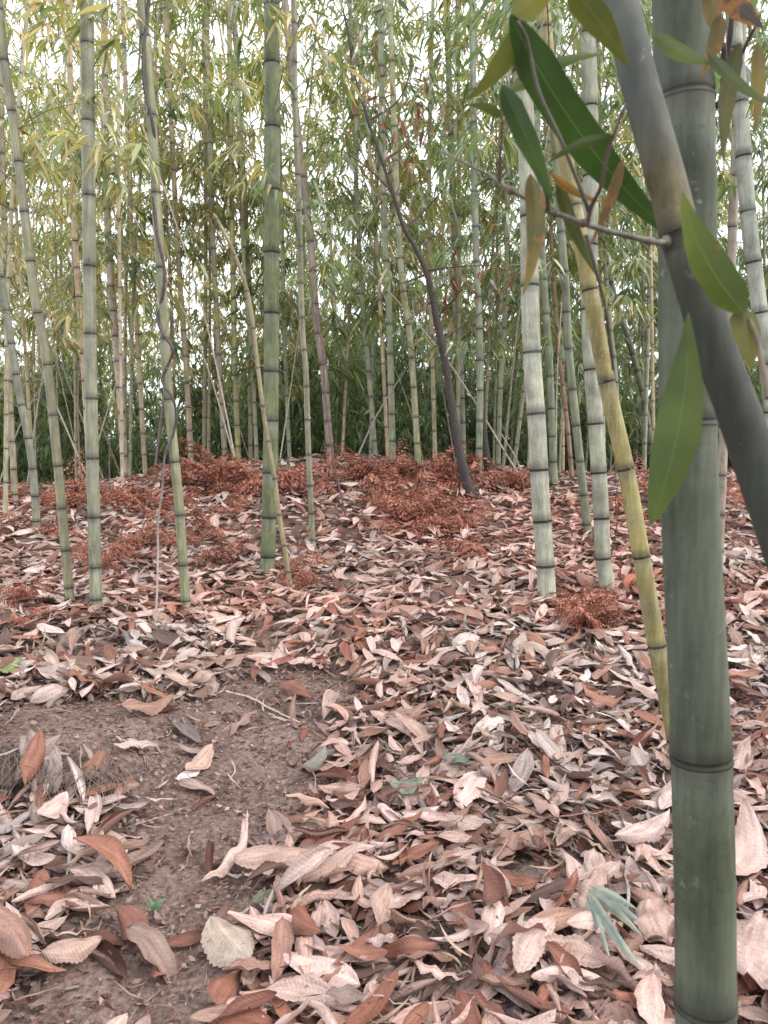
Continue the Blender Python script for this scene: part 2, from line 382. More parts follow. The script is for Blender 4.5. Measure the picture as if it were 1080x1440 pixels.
# crumbs, chips and needle-like bits on the soil
def crumbs(n,y0,y1,half,l0,l1,asp):
    p=scatter(n,y0,y1,half); L=l0+(l1-l0)*rng.random(n)**2; W=L*(asp[0]+(asp[1]-asp[0])*rng.random(n))
    col=PAL[rng.choice(len(PAL),n,p=PW)]*(.35+.6*rng.random((n,1)))
    P=np.concatenate([p,ground0(p[:,0],p[:,1])[:,None]],1)
    return dry_leaves(P,L,W,np.full(n,.4),rng.normal(0,.5,n),rng.random(n)*6.28,rng.normal(0,.35,n),rng.normal(0,.2,n),col,3,3,off=.002+.010*rng.random(n))
V,Fq,C,U=crumbs(26000,1.3,4.0,lambda y:.5*y+.3,.006,.030,(.15,.4)); lit.add(V,[Fq],C,U)
V,Fq,C,U=crumbs(6500,1.3,4.6,lambda y:.5*y+.3,.03,.13,(.012,.028)); lit.add(V,[Fq],C,U)
tag(lit.make('leaf_litter',M_LIT),'thick carpet of curled brown and pale pink dry leaves covering the slope',None,kind='stuff')

# ------------------------------------------------------------------ individual nearest leaves
def region(x,y):
    q=in_poly(np.array([x]),np.array([y]),PW_)[0]
    return q
cnames=['pale pinkish tan','tan','dull brown','dark reddish brown','rusty orange brown','blackish brown','grey','whitish']
def one_leaf(x,y,L,W,cw,cl,yaw,ta,tb,ci,label,group,flip=None,off=.03,col=None,name='dry_leaf',wave=None,serr=.10,cat='dry leaf',z=None,nu=25,nv=9):
    P=np.array([[x,y,float(ground0(x,y))]])
    c=PAL[ci:ci+1]*(.92+.2*rng.random()) if col is None else np.array([col])
    V,Fq,C,U=dry_leaves(P,np.array([L]),np.array([W]),np.array([cw]),np.array([cl]),np.array([yaw]),np.array([ta]),np.array([tb]),c,nu,nv,
        None if flip is None else np.array([float(flip)]),None if wave is None else np.array([wave]),serr=serr,off=np.array([off]))
    o=mk(name,V-P[0],[Fq],M_LIT,C,U); o.location=P[0]
    return tag(o,label,cat,group)
cnt=0
while cnt<255:
    y=1.62+2.3*rng.random()**1.25; x=(rng.random()*2-1)*(.47*y)
    if any(region(x+a_,y+b_) for a_,b_ in ((0,0),(.08,0),(-.08,0),(0,.07),(0,-.07))): continue
    ci=int(rng.choice(8,p=PW)); roll=rng.random()<.25
    cw=1.6+1.2*rng.random() if roll else .3+1.1*rng.random()
    L=float(np.clip(.15*rng.lognormal(0,.22),.09,.21))
    side='left of the path' if x<-.75+.2*(y-2) else ('beside the foreground bamboo' if x>.33*y+.15 else ('right of the path' if y<2.7 else 'upslope of the path'))
    form='tightly rolled' if roll else ('flat' if cw<.5 else 'curled')
    lab=f'{form} {cnames[ci]} dry leaf {side}'
    one_leaf(x,y,L,L*(.13+.04*rng.random()),cw,rng.normal(0,.6),rng.random()*6.28,rng.normal(0,.36),rng.normal(0,.24),ci,lab,f'{form} {cnames[ci]} leaves {side}',off=.02+.04*rng.random())
    cnt+=1
def leaf_px(a,b,wpx,ci,label,cw=.5,cl=.3,ta=0.,tb=0.,flip=-1,off=.05,col=None,**kw):
    A=ground_hit(*a); B=ground_hit(*b); m=(A+B)/2; d=B-A
    L=max(.05,np.linalg.norm(d)); W=wpx/FPX*np.linalg.norm(m-np.array([0,0,CZ]))/2
    return one_leaf(m[0],m[1],L,W,cw,cl,math.atan2(d[1],d[0]),ta,tb,ci,label,None,flip,off,col,**kw)
leaf_px((330,1235),(440,1232),46,1,'broad flat tan leaf lying crosswise at the right edge of the bare path',.45,.2,.15)
leaf_px((440,1226),(528,1218),30,0,'pale pinkish leaf lying crosswise just right of the broad flat tan leaf',.6,.3,.2)
leaf_px((640,1160),(682,1108),34,0,'pale ribbed leaf standing out in the middle of the right hand litter',.5,.3,.3)
leaf_px((722,1410),(775,1328),38,0,'large pale leaf near the bottom edge left of the torn green blades',.5,.4,.3,off=.07)
leaf_px((530,1350),(545,1285),34,1,'upright tan leaf near the bottom edge below the middle',.5,.3,.5,off=.07)
leaf_px((265,1100),(303,1062),22,1,'small tan leaf lying alone on the bare path',.5,.3,.3,off=.012)
leaf_px((300,1275),(362,1165),18,0,'long thin pale leaf along the right edge of the bare path',1.2,.3,.2,off=.015)
leaf_px((90,1245),(195,1205),22,1,'long tightly rolled tan leaf left of the bare path',2.6,.3,.1,off=.06)
leaf_px((160,1062),(222,1060),16,7,'small whitish curled leaf on the soil above the left bank',1.0,.5,.1,off=.02)
leaf_px((172,1300),(206,1345),34,3,'reddish brown leaf on the left part of the bare path',.7,.4,.3,off=.02)
leaf_px((220,1395),(238,1355),20,4,'small rusty leaf near the foot of the bare path',.6,.3,.3,off=.02)
leaf_px((295,1325),(350,1385),56,6,'broad greyish leaf at the bottom right of the bare path',.5,.3,.2,off=.03,col=(.42,.37,.30))
leaf_px((300,1440),(330,1395),36,4,'rusty leaf at the very bottom right of the path',.5,.3,.3,off=.04)
leaf_px((-45,1330),(62,1415),46,2,'big rusty brown leaf at the lower left corner',1.2,.6,.35,off=.10)
leaf_px((60,1385),(145,1360),34,1,'tan leaf lying beside the big rusty leaf at lower left',.9,.3,.2,off=.05)
leaf_px((45,1140),(62,1075),34,4,'upright reddish leaf leaning on the left soil bank',1.3,.4,.8,off=.06)
leaf_px((60,1185),(98,1150),30,0,'pale triangular leaf below the left soil bank',.5,.3,.4,off=.06)
leaf_px((875,1225),(950,1185),40,7,'pale rolled leaf touching the thick foreground bamboo',1.5,.4,.3,off=.06)
leaf_px((905,1300),(930,1380),44,1,'ribbed brown leaf left of the foreground bamboo foot',.5,.4,.2,off=.06)
leaf_px((1045,1290),(1062,1180),44,0,'big pale leaf right of the foreground bamboo',.6,.4,.2,off=.07)
leaf_px((1050,1440),(1075,1350),70,0,'big pinkish leaf in the bottom right corner',.6,.4,.2,off=.07)
leaf_px((345,940),(430,930),26,0,'long pale rolled leaf lying behind the bare path',2.2,.4,.1,off=.03)
leaf_px((322,925),(338,888),26,7,'upright pale curly leaf above the path beside a rolled one',1.8,.5,.5,off=.05)
leaf_px((395,975),(440,990),26,3,'dark reddish folded leaf at the upper end of the bare path',.9,.5,.3,off=.02)
leaf_px((170,1015),(250,1000),26,2,'brown leaf with turned up edge on the upper left soil',.9,.5,.2,off=.02)
leaf_px((630,1225),(650,1215),20,5,'dark curled leaf scrap in the right hand litter',1.2,.4,.3,off=.05)
G=(.17,.26,.19)
leaf_px((548,1140),(598,1130),26,6,'fallen green leaf piece among brown leaves, nearer one of two',.8,.3,.2,off=.06,col=G,name='green_leaf',cat='green leaf')
leaf_px((622,1093),(670,1093),16,6,'fallen green leaf piece among brown leaves, farther one of two',.6,.2,.2,off=.06,col=(.15,.22,.16),name='green_leaf',cat='green leaf')
leaf_px((355,1290),(408,1265),20,6,'dull green leaf under a tan leaf right of the bare path',.6,.3,.2,off=.03,col=(.14,.17,.10),name='green_leaf',cat='green leaf')
leaf_px((435,1105),(462,1075),22,6,'grey green curled leaf at the right rim of the path',1.2,.3,.3,off=.04,col=(.22,.24,.20),name='green_leaf',cat='green leaf')
leaf_px((0,965),(30,945),26,6,'green leaf at the left edge of the picture on brown litter',.5,.3,.3,off=.04,col=(.22,.30,.12),name='green_leaf',cat='green leaf')
leaf_px((250,1105),(285,1090),14,7,'ragged white leaf scrap lying alone on the bare path',.8,.3,.2,off=.012,col=(.72,.70,.68))

# torn green blades
def blade(base,tip,W,col,age=.3,sag=0.02,roll=.0,fold=.2,nu=26,nv=9,side=None,curve=0.0,acc=None,late=False):
    base=np.asarray(base,float);tip=np.asarray(tip,float); d=tip-base; L=np.linalg.norm(d); d/=L
    view=(base+tip)/2-np.array([0,0,CZ]); view/=np.linalg.norm(view)
    s=np.cross(d,view); s/=np.linalg.norm(s); nrm=np.cross(s,d)
    c,s_=math.cos(roll),math.sin(roll); s2=c*s+s_*nrm; n2=-s_*s+c*nrm
    u=np.linspace(0,1,nu)[:,None]; v=np.linspace(-1,1,nv)[None]
    w=np.minimum(1,(u/.16+.015))**.55*np.clip((1-u)/.55,0,1)**.72*(1-.12*u); w=w*W
    if late: w=np.sin(PI*np.clip(u,0,1)**1.25)**.8*W*1.05+.04*W*(1-u)
    P=base+d*(L*u[...,None])+np.array([0,0,-1])*(sag*L*4*((u-.0)*(u-1)*-1))[...,None]*-1
    P=P+s*(curve*L*(4*u*(1-u)))[...,None]
    wav=.10*np.sin(u*7+v*1.3)*np.abs(v)
    P=P+s2*(w*v*math.cos(fold))[...,None]+n2*(w*(np.abs(v)*math.sin(fold)+wav))[...,None]
    k=nu*nv; a=(np.arange(nu-1)[:,None]*nv+np.arange(nv-1)[None]).ravel(); q=np.stack([a,a+nv,a+nv+1,a+1],-1)
    C=np.tile(np.array([*col,age]),(k,1)); C[:,:3]*=(1-.18*np.exp(-((np.repeat(np.linspace(0,1,nu),nv)-.1)/.15)**2))[:,None]; UV=np.stack([np.broadcast_to(u,(nu,nv)),np.broadcast_to(v,(nu,nv)),0*u+0*v],-1).reshape(-1,3)
    return P.reshape(-1,3),[q],C,UV
tb=ground_hit(865,1345); t=thing('torn_blade_bundle','torn bundle of bluish green bamboo blades lying on litter near the foreground bamboo','torn blades',tb)
for k,(a,b,w,za,zb) in enumerate([((822,1312),(900,1400),.010,.09,.07),((826,1300),(908,1345),.012,.10,.08),((824,1305),(860,1395),.007,.10,.06),((830,1300),(895,1330),.008,.11,.10),((835,1310),(905,1362),.009,.10,.08),((826,1310),(885,1392),.006,.11,.08)]):
    A=ground_hit(*a);B=ground_hit(*b);A[2]+=za;B[2]+=zb
    V,Fb,C,U=blade(A,B,w*1.7,(.38,.41,.36),.12,.03,rng.normal(0,.4),.5)
    mk('blade',V-tb,Fb,M_BLADE,C,U,t)
# green sprig on the path
tb=ground_hit(217,1290); t=thing('green_seedling','tiny green seedling sprouting on the lower bare path','seedling',tb)
for a,b in [((0,0,0),(.01,.0,.06)),((.0,0,.03),(.035,.01,.055)),((0,0,.02),(-.02,.01,.06))]:
    V,Fb,C,U=blade(tb+np.array(a),tb+np.array(b),.008,(.20,.32,.20),0,.0,0,.3,10,5); mk('leaf',V-tb,Fb,M_BLADE,C,U,t)
# sticks
def stick(pts,r,label,col,lift=.01,name='fallen_stick'):
    P=np.array([ground_hit(*p) for p in pts]); P[:,2]+=lift+r; P=catmull(P,6); P[:,2]+=rng.normal(0,.002,len(P))
    V,Fs=tube(P,np.linspace(r,r*.6,len(P)),6); o=mk(name,V-P[0],Fs,M_WOOD,np.tile(col,(len(V),1))); o.location=P[0]
    return tag(o,label,'stick')
stick([(318,979),(350,987),(390,1008),(422,1023)],.006,'pale dry stick lying at the upper end of the bare path',(.42,.33,.27),.015)
stick([(250,1320),(262,1290),(290,1282)],.004,'thin dark twig on the lower bare path',(.12,.08,.06))
stick([(150,1180),(205,1160),(240,1150)],.003,'thin pale twig at the left rim of the path',(.35,.28,.22))
stick([(690,1150),(760,1180),(850,1172)],.004,'thin bent twig across the right hand litter',(.2,.12,.09),.07)
# hanging root fibres on the bank
rt=Acc()
for k in range(420):
    x=-2.1+1.15*rng.random(); y=2.84+.05*rng.normal(); z=float(ground0(x,2.93))
    p0=np.array([x,y+.04,z+.01]); p1=p0+np.array([rng.normal(0,.05),-.05-.05*rng.random(),-.02]); p2=p1+np.array([rng.normal(0,.05),-.02-.03*rng.random(),-.05-.05*rng.random()])
    P=catmull([p0,p1,p2],4); V,Fs=tube(P,.0013,3,False); rt.add(V,Fs,np.array(PAL[rng.choice([1,2,5,6])])*.55)
tag(rt.make('dry_rootlets',M_WOOD),'tangle of fine dry rootlets hanging over the small soil bank',None,kind='stuff')

# ------------------------------------------------------------------ bamboo
def culm(P, r0, r1, nodes, sides, col, acc, bloom=.5, top=(.0,.0,.0), capend=True, mid=3, R=None, yel=None, ring=1.0, soft=0.0, thin=.72):
    """P smooth centre line (base first); nodes = arc lengths"""
    S=arclen(P); L=S[-1]; nodes=[s for s in nodes if .02<s<L-.02]
    rad=lambda s: (np.interp(s,S,R) if R is not None else r0+(r1-r0)*s/L)
    ss=[0.0]; kk=[(1.02,0)]
    prof0=[(-2.6,1.0,0),(-1.0,1.0,1),(-.22,1.01,2),(-.15,1.055,3),(-.03,1.05,3),(.02,.985,4),(.14,1.0,4),(.22,1.045,5),(.55,1.02,5),(1.2,1.0,6)]
    prof=[(a*thin if -.3<a<.3 else a,b,c) for a,b,c in prof0]; prev=0.0
    for q,s in enumerate(nodes):
        r=rad(s)
        lo=prev+(1.3*rad(prev) if q else 0); hi=s-2.7*r
        for t in np.linspace(lo,hi,mid+2)[1:-1]:
            if t>ss[-1]: ss.append(t); kk.append((1.0,6))
        for a,b,c in prof:
            t=s+a*r
            if t>ss[-1]+1e-5 and t<L: ss.append(t); kk.append((b,c))
        prev=s
    for t in np.linspace(prev+1.4*rad(prev),L,mid+3):
        if t>ss[-1]+1e-4: ss.append(t); kk.append((1.0,6))
    ss=np.array(ss); P2=samp(P,S,ss); mult=np.array([1+(k[0]-1)*ring for k in kk]); RR=rad(ss)*mult
    V,Fs=tube(P2,RR,sides,capend)
    col=np.array(col,float); pale=col*(1-bloom)+np.array([.60,.62,.56])*bloom; dark=np.array([.035,.032,.028])
    cc=[]
    gi=rng.normal(1,.06,200); ni=0
    for t,(b,c) in zip(ss,kk):
        h=t/max(L,.01)
        basec=col if yel is None else col*(1-min(1,max(0,yel[0](t))))+np.array(yel[1])*min(1,max(0,yel[0](t)))
        if c==4: ni+=1
        if c in(0,6): x=basec*gi[ni]
        elif c==1: x=.5*pale+.5*basec
        elif c==2: x=pale
        elif c==3: x=dark*1.3
        elif c==4: x=dark
        else: x=.55*basec+.45*dark*2
        if soft and c in (3,4,5): x=x*(1-soft)+basec*soft
        cc.append(x)
    C=np.repeat(np.array(cc),sides,0)*.72
    if capend: C=np.concatenate([C,C[-1:]])
    acc.add(V,Fs,C)
GREENS=np.array([(.085,.150,.045),(.13,.20,.055),(.20,.24,.06),(.09,.14,.085),(.16,.22,.13),(.30,.29,.10),(.40,.33,.16)])*np.array([1.5,1.38,1.25])+.02
GREENS=GREENS*.86+GREENS.mean(1,keepdims=True)*.14*np.array([1.06,1.0,.92])  # greens greyed a little, so haze is put into the leaf colour
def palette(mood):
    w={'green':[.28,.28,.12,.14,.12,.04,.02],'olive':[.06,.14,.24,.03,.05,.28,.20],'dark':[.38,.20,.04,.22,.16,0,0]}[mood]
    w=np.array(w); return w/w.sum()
def leaf_cloud(acc,P,D,L,W,col,droop,fine=False):
    n=len(P); D=D/np.linalg.norm(D,axis=1,keepdims=True)
    s=np.cross(D,np.array([0,0,1.])+rng.normal(0,.45,(n,3))); s/=np.maximum(np.linalg.norm(s,axis=1,keepdims=True),1e-6)
    g=np.array([0,0,-1.])
    def pt(u): return P+D*(L*u)[:,None]+g*(droop*L*u*u)[:,None]
    b=pt(0); m=pt(.28); q=pt(.66); t=pt(1.0); w=W[:,None]
    V=np.stack([b,m-s*w,m+s*w,q-s*w*.72,q+s*w*.72,t],1).reshape(-1,3)
    o=np.arange(n)[:,None]*6
    f3=np.concatenate([o+np.array([0,1,2]),o+np.array([3,5,4])]); f4=o+np.array([1,3,4,2])
    acc.add(V,[f3,f4],np.repeat(col,6,0))
def foliage(bacc,lacc,P,zs,blen,mood,nodegap=.30,dens=1.0,leafL=.125,droopy=.5,drop=0.15,single=None):
    """side branches with hanging leaf fans at the nodes of centre line P above height zs (arc)"""
    bacc0=bacc; S=arclen(P); s=zs; az=rng.random()*6.28; ph_=rng.random()*6.28
    allP=[];allD=[]
    L=S[-1]
    while s<L:
        c=samp(P,S,s); frac=(s-zs)/max(.1,L-zs); bl=blen*(.55+.75*math.sin(PI*min(1,.15+.8*frac)))*(.7+.6*rng.random())
        for side in (0,1):
            if rng.random()<drop+.42*(.5+.5*math.sin(s*3.1+ph_)): continue
            a=az+side*.8+rng.normal(0,.35); el=.75+rng.normal(0,.15); ll=bl*(1-.35*side)
            n=7; t=np.linspace(0,1,n); out=np.cos(el)*t+.15*t*t; up=np.sin(el)*t-.42*t**2.2
            pts=c+ll*np.stack([out*math.cos(a),out*math.sin(a),up],-1)
            if single is not None and c[2]<CZ+.56*c[1]+.2: single.append(Acc()); bacc=single[-1]
            else: bacc=bacc0
            V,Fs=tube(pts,np.linspace(.0042,.0012,n)*(blen/.9)**.5,3,False); bacc.add(V,Fs,np.array([.20,.20,.09]) if rng.random()<.8 else np.array([.17,.10,.07]))
            nt=max(2,int(ll*9.5*dens*(1.8-1.45*frac)))
            for q in range(nt):
                u=.22+.78*(q+rng.random())/nt; b=np.array([np.interp(u,t,pts[:,k]) for k in range(3)])
                ta=a+rng.choice([-1,1])*(.5+.6*rng.random()); tl=ll*(.18+.22*rng.random())*(1.15-u*.6)
                tip=b+tl*np.array([math.cos(ta)*.9,math.sin(ta)*.9,.25+rng.normal(0,.3)])
                V,Fs=tube(np.array([b,(b+tip)/2+[0,0,tl*.05],tip]),[.0016,.0013,.0009],3,False); bacc.add(V,Fs,np.array([.20,.19,.09]))
                nl=rng.integers(3,7)
                for i_ in range(nl):
                    v=1-.45*i_/nl
                    allP.append(b*(1-v)+tip*v); la=ta+rng.normal(0,.75)
                    allD.append([math.cos(la),math.sin(la),-droopy+rng.normal(0,.45)])
        az+=PI+rng.normal(0,.3); s+=nodegap*(.8+.4*rng.random())
    if not allP: return
    n=len(allP); LL=leafL*np.clip(rng.lognormal(0,.25,n),.5,1.6)
    col=GREENS[rng.choice(7,n,p=palette(mood))]*(.7+.6*rng.random((n,1)))
    leaf_cloud(lacc,np.array(allP),np.array(allD),LL,LL*(.070+.026*rng.random(n)),col,.35+.3*rng.random(n))

def bamboo_px(pts,widths,col,label,group=None,nodes_px=None,gap=.33,sides=14,foli=2.9,blen=.8,mood='green',topz=8.0,bloom=.38,depth=None,near=False,yel=None,name='bamboo',dens=.75,fol_on=True,lean_y=0.0):
    """pts from base (on the ground) upward in the picture; stands at the distance of its base"""
    if depth is None: base=ground_hit(*pts[0]); D=base[1]
    else: D=depth; b=at(*pts[0],D); base=b
    W=[at(*p,D+lean_y*k/ max(1,len(pts)-1)) for k,p in enumerate(pts)]
    W[0]=np.array([W[0][0],D,float(ground0(W[0][0],D))-.03])
    r0=widths[0]/FPX*D/2; r1_=widths[1]/FPX*D/2
    d=(W[-1]-W[-2]); d=d/np.linalg.norm(d)
    hl=max(0,topz-W[-1][2]); ext=[]
    dd=d*np.array([.7,.7,1]); 
    if hl>.2: ext=[W[-1]+dd*hl*.5,W[-1]+dd*hl+np.array([rng.normal(0,.15),rng.normal(0,.15),0])]
    P=catmull(np.array(W+ext),10); S=arclen(P)
    Sv=S[(len(W)-1)*10]
    if nodes_px is not None:
        # heights in the picture -> arc lengths
        zz=[at(pts[0][0],y,D)[2] for y in nodes_px]; nodes=sorted(float(np.interp(z,P[:,2],S)) for z in zz)
        g=gap if len(nodes)<2 else np.mean(np.diff(nodes)); s=nodes[-1]+g
        s0=nodes[0]-g*.7
        if s0>.08: nodes=[s0]+nodes
    else: nodes=[]; g=gap; s=.10+.1*rng.random()
    while s<S[-1]: nodes.append(s); s+=g*(.93+.14*rng.random())*(1 if nodes_px is not None or len(nodes)>4 else .7+.07*len(nodes))
    Rr=np.interp(S,[0,Sv,S[-1]],[r0,r1_,min(r1_,max(.004,r1_*.35))])
    t=thing(name,label,'bamboo',W[0],group)
    a=Acc(); culm(P,r0,r1_,nodes,sides,col,a,bloom,R=Rr,yel=yel); a.make('culm',M_CULM_NEAR if near else M_CULM,t,W[0])
    if fol_on:
        b=Acc();l=Acc(); zs=float(np.interp(foli,P[:,2],S)); sg=[]; foliage(b,l,P,zs,blen,mood,.32,dens,single=sg)
        for q_ in sg: q_.make('branch',M_WOOD,t,W[0])
        if b.V: b.make('upper_branches',M_WOOD,t,W[0])
        if l.V: l.make('foliage',M_LEAF,t,W[0],smooth=False)
    return t,W[0],D,P,S

GG=(.30,.34,.22)
# ---- left group of clear culms
A1,*_=bamboo_px([(100,857),(90,750),(80,640),(65,500),(52,435),(42,360),(32,280),(25,215),(12,125),(-2,10)],(13,12),(.39,.37,.23),'leaning slender green culm nearest the left edge, base on reddish litter',gap=.29,mood='olive')
A2,*_=bamboo_px([(135,862),(133,760),(130,650),(127,480),(125,280),(122,0)],(17,18),(.37,.37,.26),'straight blue green culm with evenly spaced dark rings, second clear culm from left',nodes_px=[843,798,728,645,561,470,375,276,171,62],mood='olive',foli=3.5)
A3,b3,D3,*_=bamboo_px([(262,864),(258,800),(250,690),(237,560),(230,440),(221,300),(213,160),(205,60),(198,-5)],(14,13),(.37,.37,.22),'slightly curving green culm with a dark vine twisted around it',nodes_px=[845,795,725,650,562,477,377,272,163,52],mood='olive')
A4,b4,D4,*_=bamboo_px([(376,812),(378,740),(381,600),(382,400),(383,180),(382,-5)],(21,21),(.25,.285,.15),'thick bright green culm standing alone left of centre',nodes_px=[783,728,665,592,523,441,356,268,180,90],foli=3.3,blen=.9,near=True,sides=18,mood='olive')
bamboo_px([(411,838),(400,770),(392,720),(385,665),(372,590),(362,510),(352,430),(340,385),(322,340),(300,300)],(7.5,5),(.42,.36,.20),'thin yellowish culm crossing behind and against the thick bright green culm',gap=.24,topz=2.9,fol_on=False,sides=10,depth=D4+.35 if False else None)
bamboo_px([(441,780),(434,640),(430,520),(425,460),(420,280),(415,150),(413,-5)],(8,8),(.38,.36,.24),'slim culm just right of the thick bright green one',gap=.26,sides=10,foli=2.6)
bamboo_px([(470,674),(463,620),(455,520),(445,450),(435,325),(422,215),(410,100),(400,-5)],(11,9),(.40,.31,.25),'pinkish brown leaning culm left of the picture centre on the crest',gap=.33,sides=10,foli=2.9)
bamboo_px([(53,760),(45,650),(25,540),(3,400),(-20,250)],(11,10),(.37,.37,.27),'slim pale green culm at the far left with its base behind the leaning one',gap=.27,sides=10,mood='olive',foli=2.5)
# ---- right group of clear culms
A11,*_=bamboo_px([(770,845),(766,780),(760,700),(755,600),(748,500),(745,400),(744,300),(740,190),(733,90),(724,-5)],(26,24),(.60,.60,.47),'stout whitish green culm in front of the right hand clump',nodes_px=[796,733,661,582,496,402,305,200,100],near=True,sides=20,bloom=.6,foli=3.3,blen=.9)
A12,*_=bamboo_px([(858,840),(848,785),(846,730),(842,665),(838,595),(832,520),(828,420),(831,250),(829,120),(826,-5)],(22,21),(.54,.55,.42),'pale culm with a slight kink low down, behind the golden leaning culm',nodes_px=[832,785,729,665,596,520,435,345,248,150,47],near=True,sides=18,bloom=.6,foli=3.3)
A13,*_=bamboo_px([(965,1100),(945,1010),(924,908),(902,783),(880,660),(853,537),(830,410),(800,250),(782,150),(765,30)],(27,19),(.42,.355,.15),'golden yellow leaning culm passing behind the thick foreground culm',nodes_px=[1040,908,783,660,537,408,290],near=True,sides=20,bloom=.25,foli=2.7,blen=.8)
bamboo_px([(829,764),(812,615),(800,495),(795,400),(787,300),(778,150),(770,0)],(12,11),(.28,.31,.20),'slim dark green culm between the two stout pale culms',gap=.30,sides=12,foli=2.6)
bamboo_px([(780,692),(776,600),(772,500),(765,400),(757,250),(750,0)],(11,9),(.30,.34,.22),'slim grey green culm partly hidden by the stout whitish culm',gap=.33,sides=10,foli=2.2)
bamboo_px([(806,684),(798,600),(789,520),(780,420)],(6.5,6),(.45,.28,.20),'thin reddish tan culm right behind the stout whitish culm',gap=.3,sides=8,foli=2.2)
bamboo_px([(1010,802),(1014,700),(1018,600),(1026,430),(1031,300),(1038,130),(1046,-5)],(13,12),(.48,.40,.32),'pinkish tan slim culm just right of the thick foreground culm',gap=.34,sides=12,foli=2.6)
bamboo_px([(1110,860),(1098,700),(1082,540),(1070,450),(1052,300),(1040,130),(1030,-5)],(22,20),(.50,.52,.44),'whitish culm at the right edge mostly behind the leaning culm',gap=.30,near=True,sides=16,bloom=.6,foli=2.9)
bamboo_px([(925,640),(905,560),(885,480),(865,420),(850,350)],(9,8),(.24,.25,.16),'dark thin culm leaning left behind the golden culm',gap=.25,sides=8,foli=2.0,topz=5)
# ---- slender culms on the crest
crest=[((553,672),(547,440),(540,300),(535,0),9.5,(.34,.37,.24),'slender upright green culm on the crest, left of a matching pair at the centre'),
 ((590,676),(577,480),(562,350),(548,0),9,(.42,.41,.24),'slender yellowish culm on the crest, right of a matching pair at the centre'),
 ((652,655),(645,445),(636,250),(628,0),10,(.34,.37,.28),'grey green crest culm just behind the dark sapling'),
 ((673,682),(675,500),(668,300),(664,0),10,(.32,.35,.25),'grey green crest culm with dark rings right of the dark sapling'),
 ((318,648),(308,500),(298,300),(290,0),8,(.42,.38,.28),'tan culm on the left crest behind the fern bank'),
 ((336,650),(330,500),(326,300),(322,0),8,(.46,.42,.20),'yellow culm on the left crest behind the fern bank'),
 ((270,655),(262,520),(250,350),(232,0),8,(.55,.42,.30),'orange tan culm on the left crest behind the vine wrapped culm'),
 ((176,660),(168,540),(152,330),(146,0),11,(.66,.54,.44),'pale cream culm glowing on the left behind the blue green culm'),
 ((128,690),(118,520),(104,300),(96,0),9,(.68,.50,.33),'background culm left of the blue green culm, warm sun glow in its colour'),  # orange sunlight on this culm is painted in as its warm colour
 ((22,712),(14,560),(8,400),(0,100),9,(.42,.36,.26),'tan background culm close to the left edge'),
 ((530,640),(518,520),(505,350),(492,0),7,(.36,.38,.26),'thin culm on the crest between the pinkish culm and the centre pair'),
 ((205,668),(196,520),(185,330),(172,0),7,(.58,.47,.33),'thin sandy culm between blue green and vine wrapped culms'),
 ((700,670),(704,540),(712,380),(716,0),7,(.33,.33,.22),'thin dim culm left of the stout whitish culm'),
 ((362,640),(354,500),(342,350),(330,0),6,(.40,.38,.26),'thin tan culm peeking out left of the thick bright green culm'),
 ((408,642),(400,480),(396,300),(386,0),6,(.36,.36,.24),'thin culm showing right behind the thick bright green culm'),
 ((870,668),(866,540),(852,380),(838,0),8,(.40,.42,.32),'grey culm between the pale kinked culm and the golden culm'),
 ((720,676),(735,560),(756,400),(775,150),6,(.30,.30,.2),'thin culm leaning right past the stout whitish culm')]
for p0,p1,p2,p3,w,c,lab in crest:
    bamboo_px([p0,p1,p2,p3],(w,w*.85),tuple(np.array(c)*1.3),lab,gap=.34,sides=10,foli=2.2+.9*rng.random(),blen=.9,mood='olive' if p0[0]<480 else 'green',topz=8.5,dens=.8)

# ---- foreground culms
def px3(lst): return np.array([at(x,y,d) for x,y,d in lst])
# thick upright culm
D=1.02
T=[(1000,2150),(992,1440),(986,1065),(972,760),(967,595),(966,300),(962,140),(958,-60),(956,-300)]
W=px3([(x,y,D) for x,y in T]); W[0]=[W[1][0]+.012,D,float(ground0(W[1][0],D))-.02]
ext=np.array([[.42,1.1,3.2],[.46,1.25,5.0],[.55,1.5,7.5]])
P=catmull(np.concatenate([W,ext]),10); S=arclen(P)
rr=np.interp(P[:,2],[0,.9,1.42,2.1,7.5],[.0385,.0385,.0345,.0350,.014])
nz=[at(970,y,D)[2] for y in (1065,595,140)]; nd=[float(np.interp(z,P[:,2],S)) for z in nz]; g=nd[2]-nd[1]
nd=[nd[0]-.34,nd[0]-.62]+nd+[nd[-1]+g*k for k in range(1,14)]; nd=sorted(x for x in nd if x>.05)
big=thing('bamboo','thick upright grey green culm close to the camera on the right','bamboo',W[0])
a=Acc(); culm(P,.038,.03,nd,48,(.115,.135,.088),a,.22,R=rr,mid=6,ring=1.1,soft=.12,thin=.75); a.make('culm',M_CULM_NEAR,big,W[0])
b=Acc();l=Acc(); foliage(b,l,P,float(np.interp(3.6,P[:,2],S)),.9,'green',.4,.7); b.make('branches',M_WOOD,big,W[0]); l.make('foliage',M_LEAF,big,W[0],smooth=False)
# node stub with dry twigs at its upper node (right side)
nb=at(1012,152,D)
a=Acc()
for e,r0 in (((1018,60,.98),.006),((1042,75,.97),.003),((1070,20,.95),.003),((1035,-30,.96),.005)):
    V,Fs=tube(catmull([nb,at(1018,130,D-.01),at(*e)],6),np.linspace(r0+.002,r0*.5,13),8); a.add(V,Fs,np.array([.06,.048,.042]))
a.make('branches',M_WOOD,big,W[0])
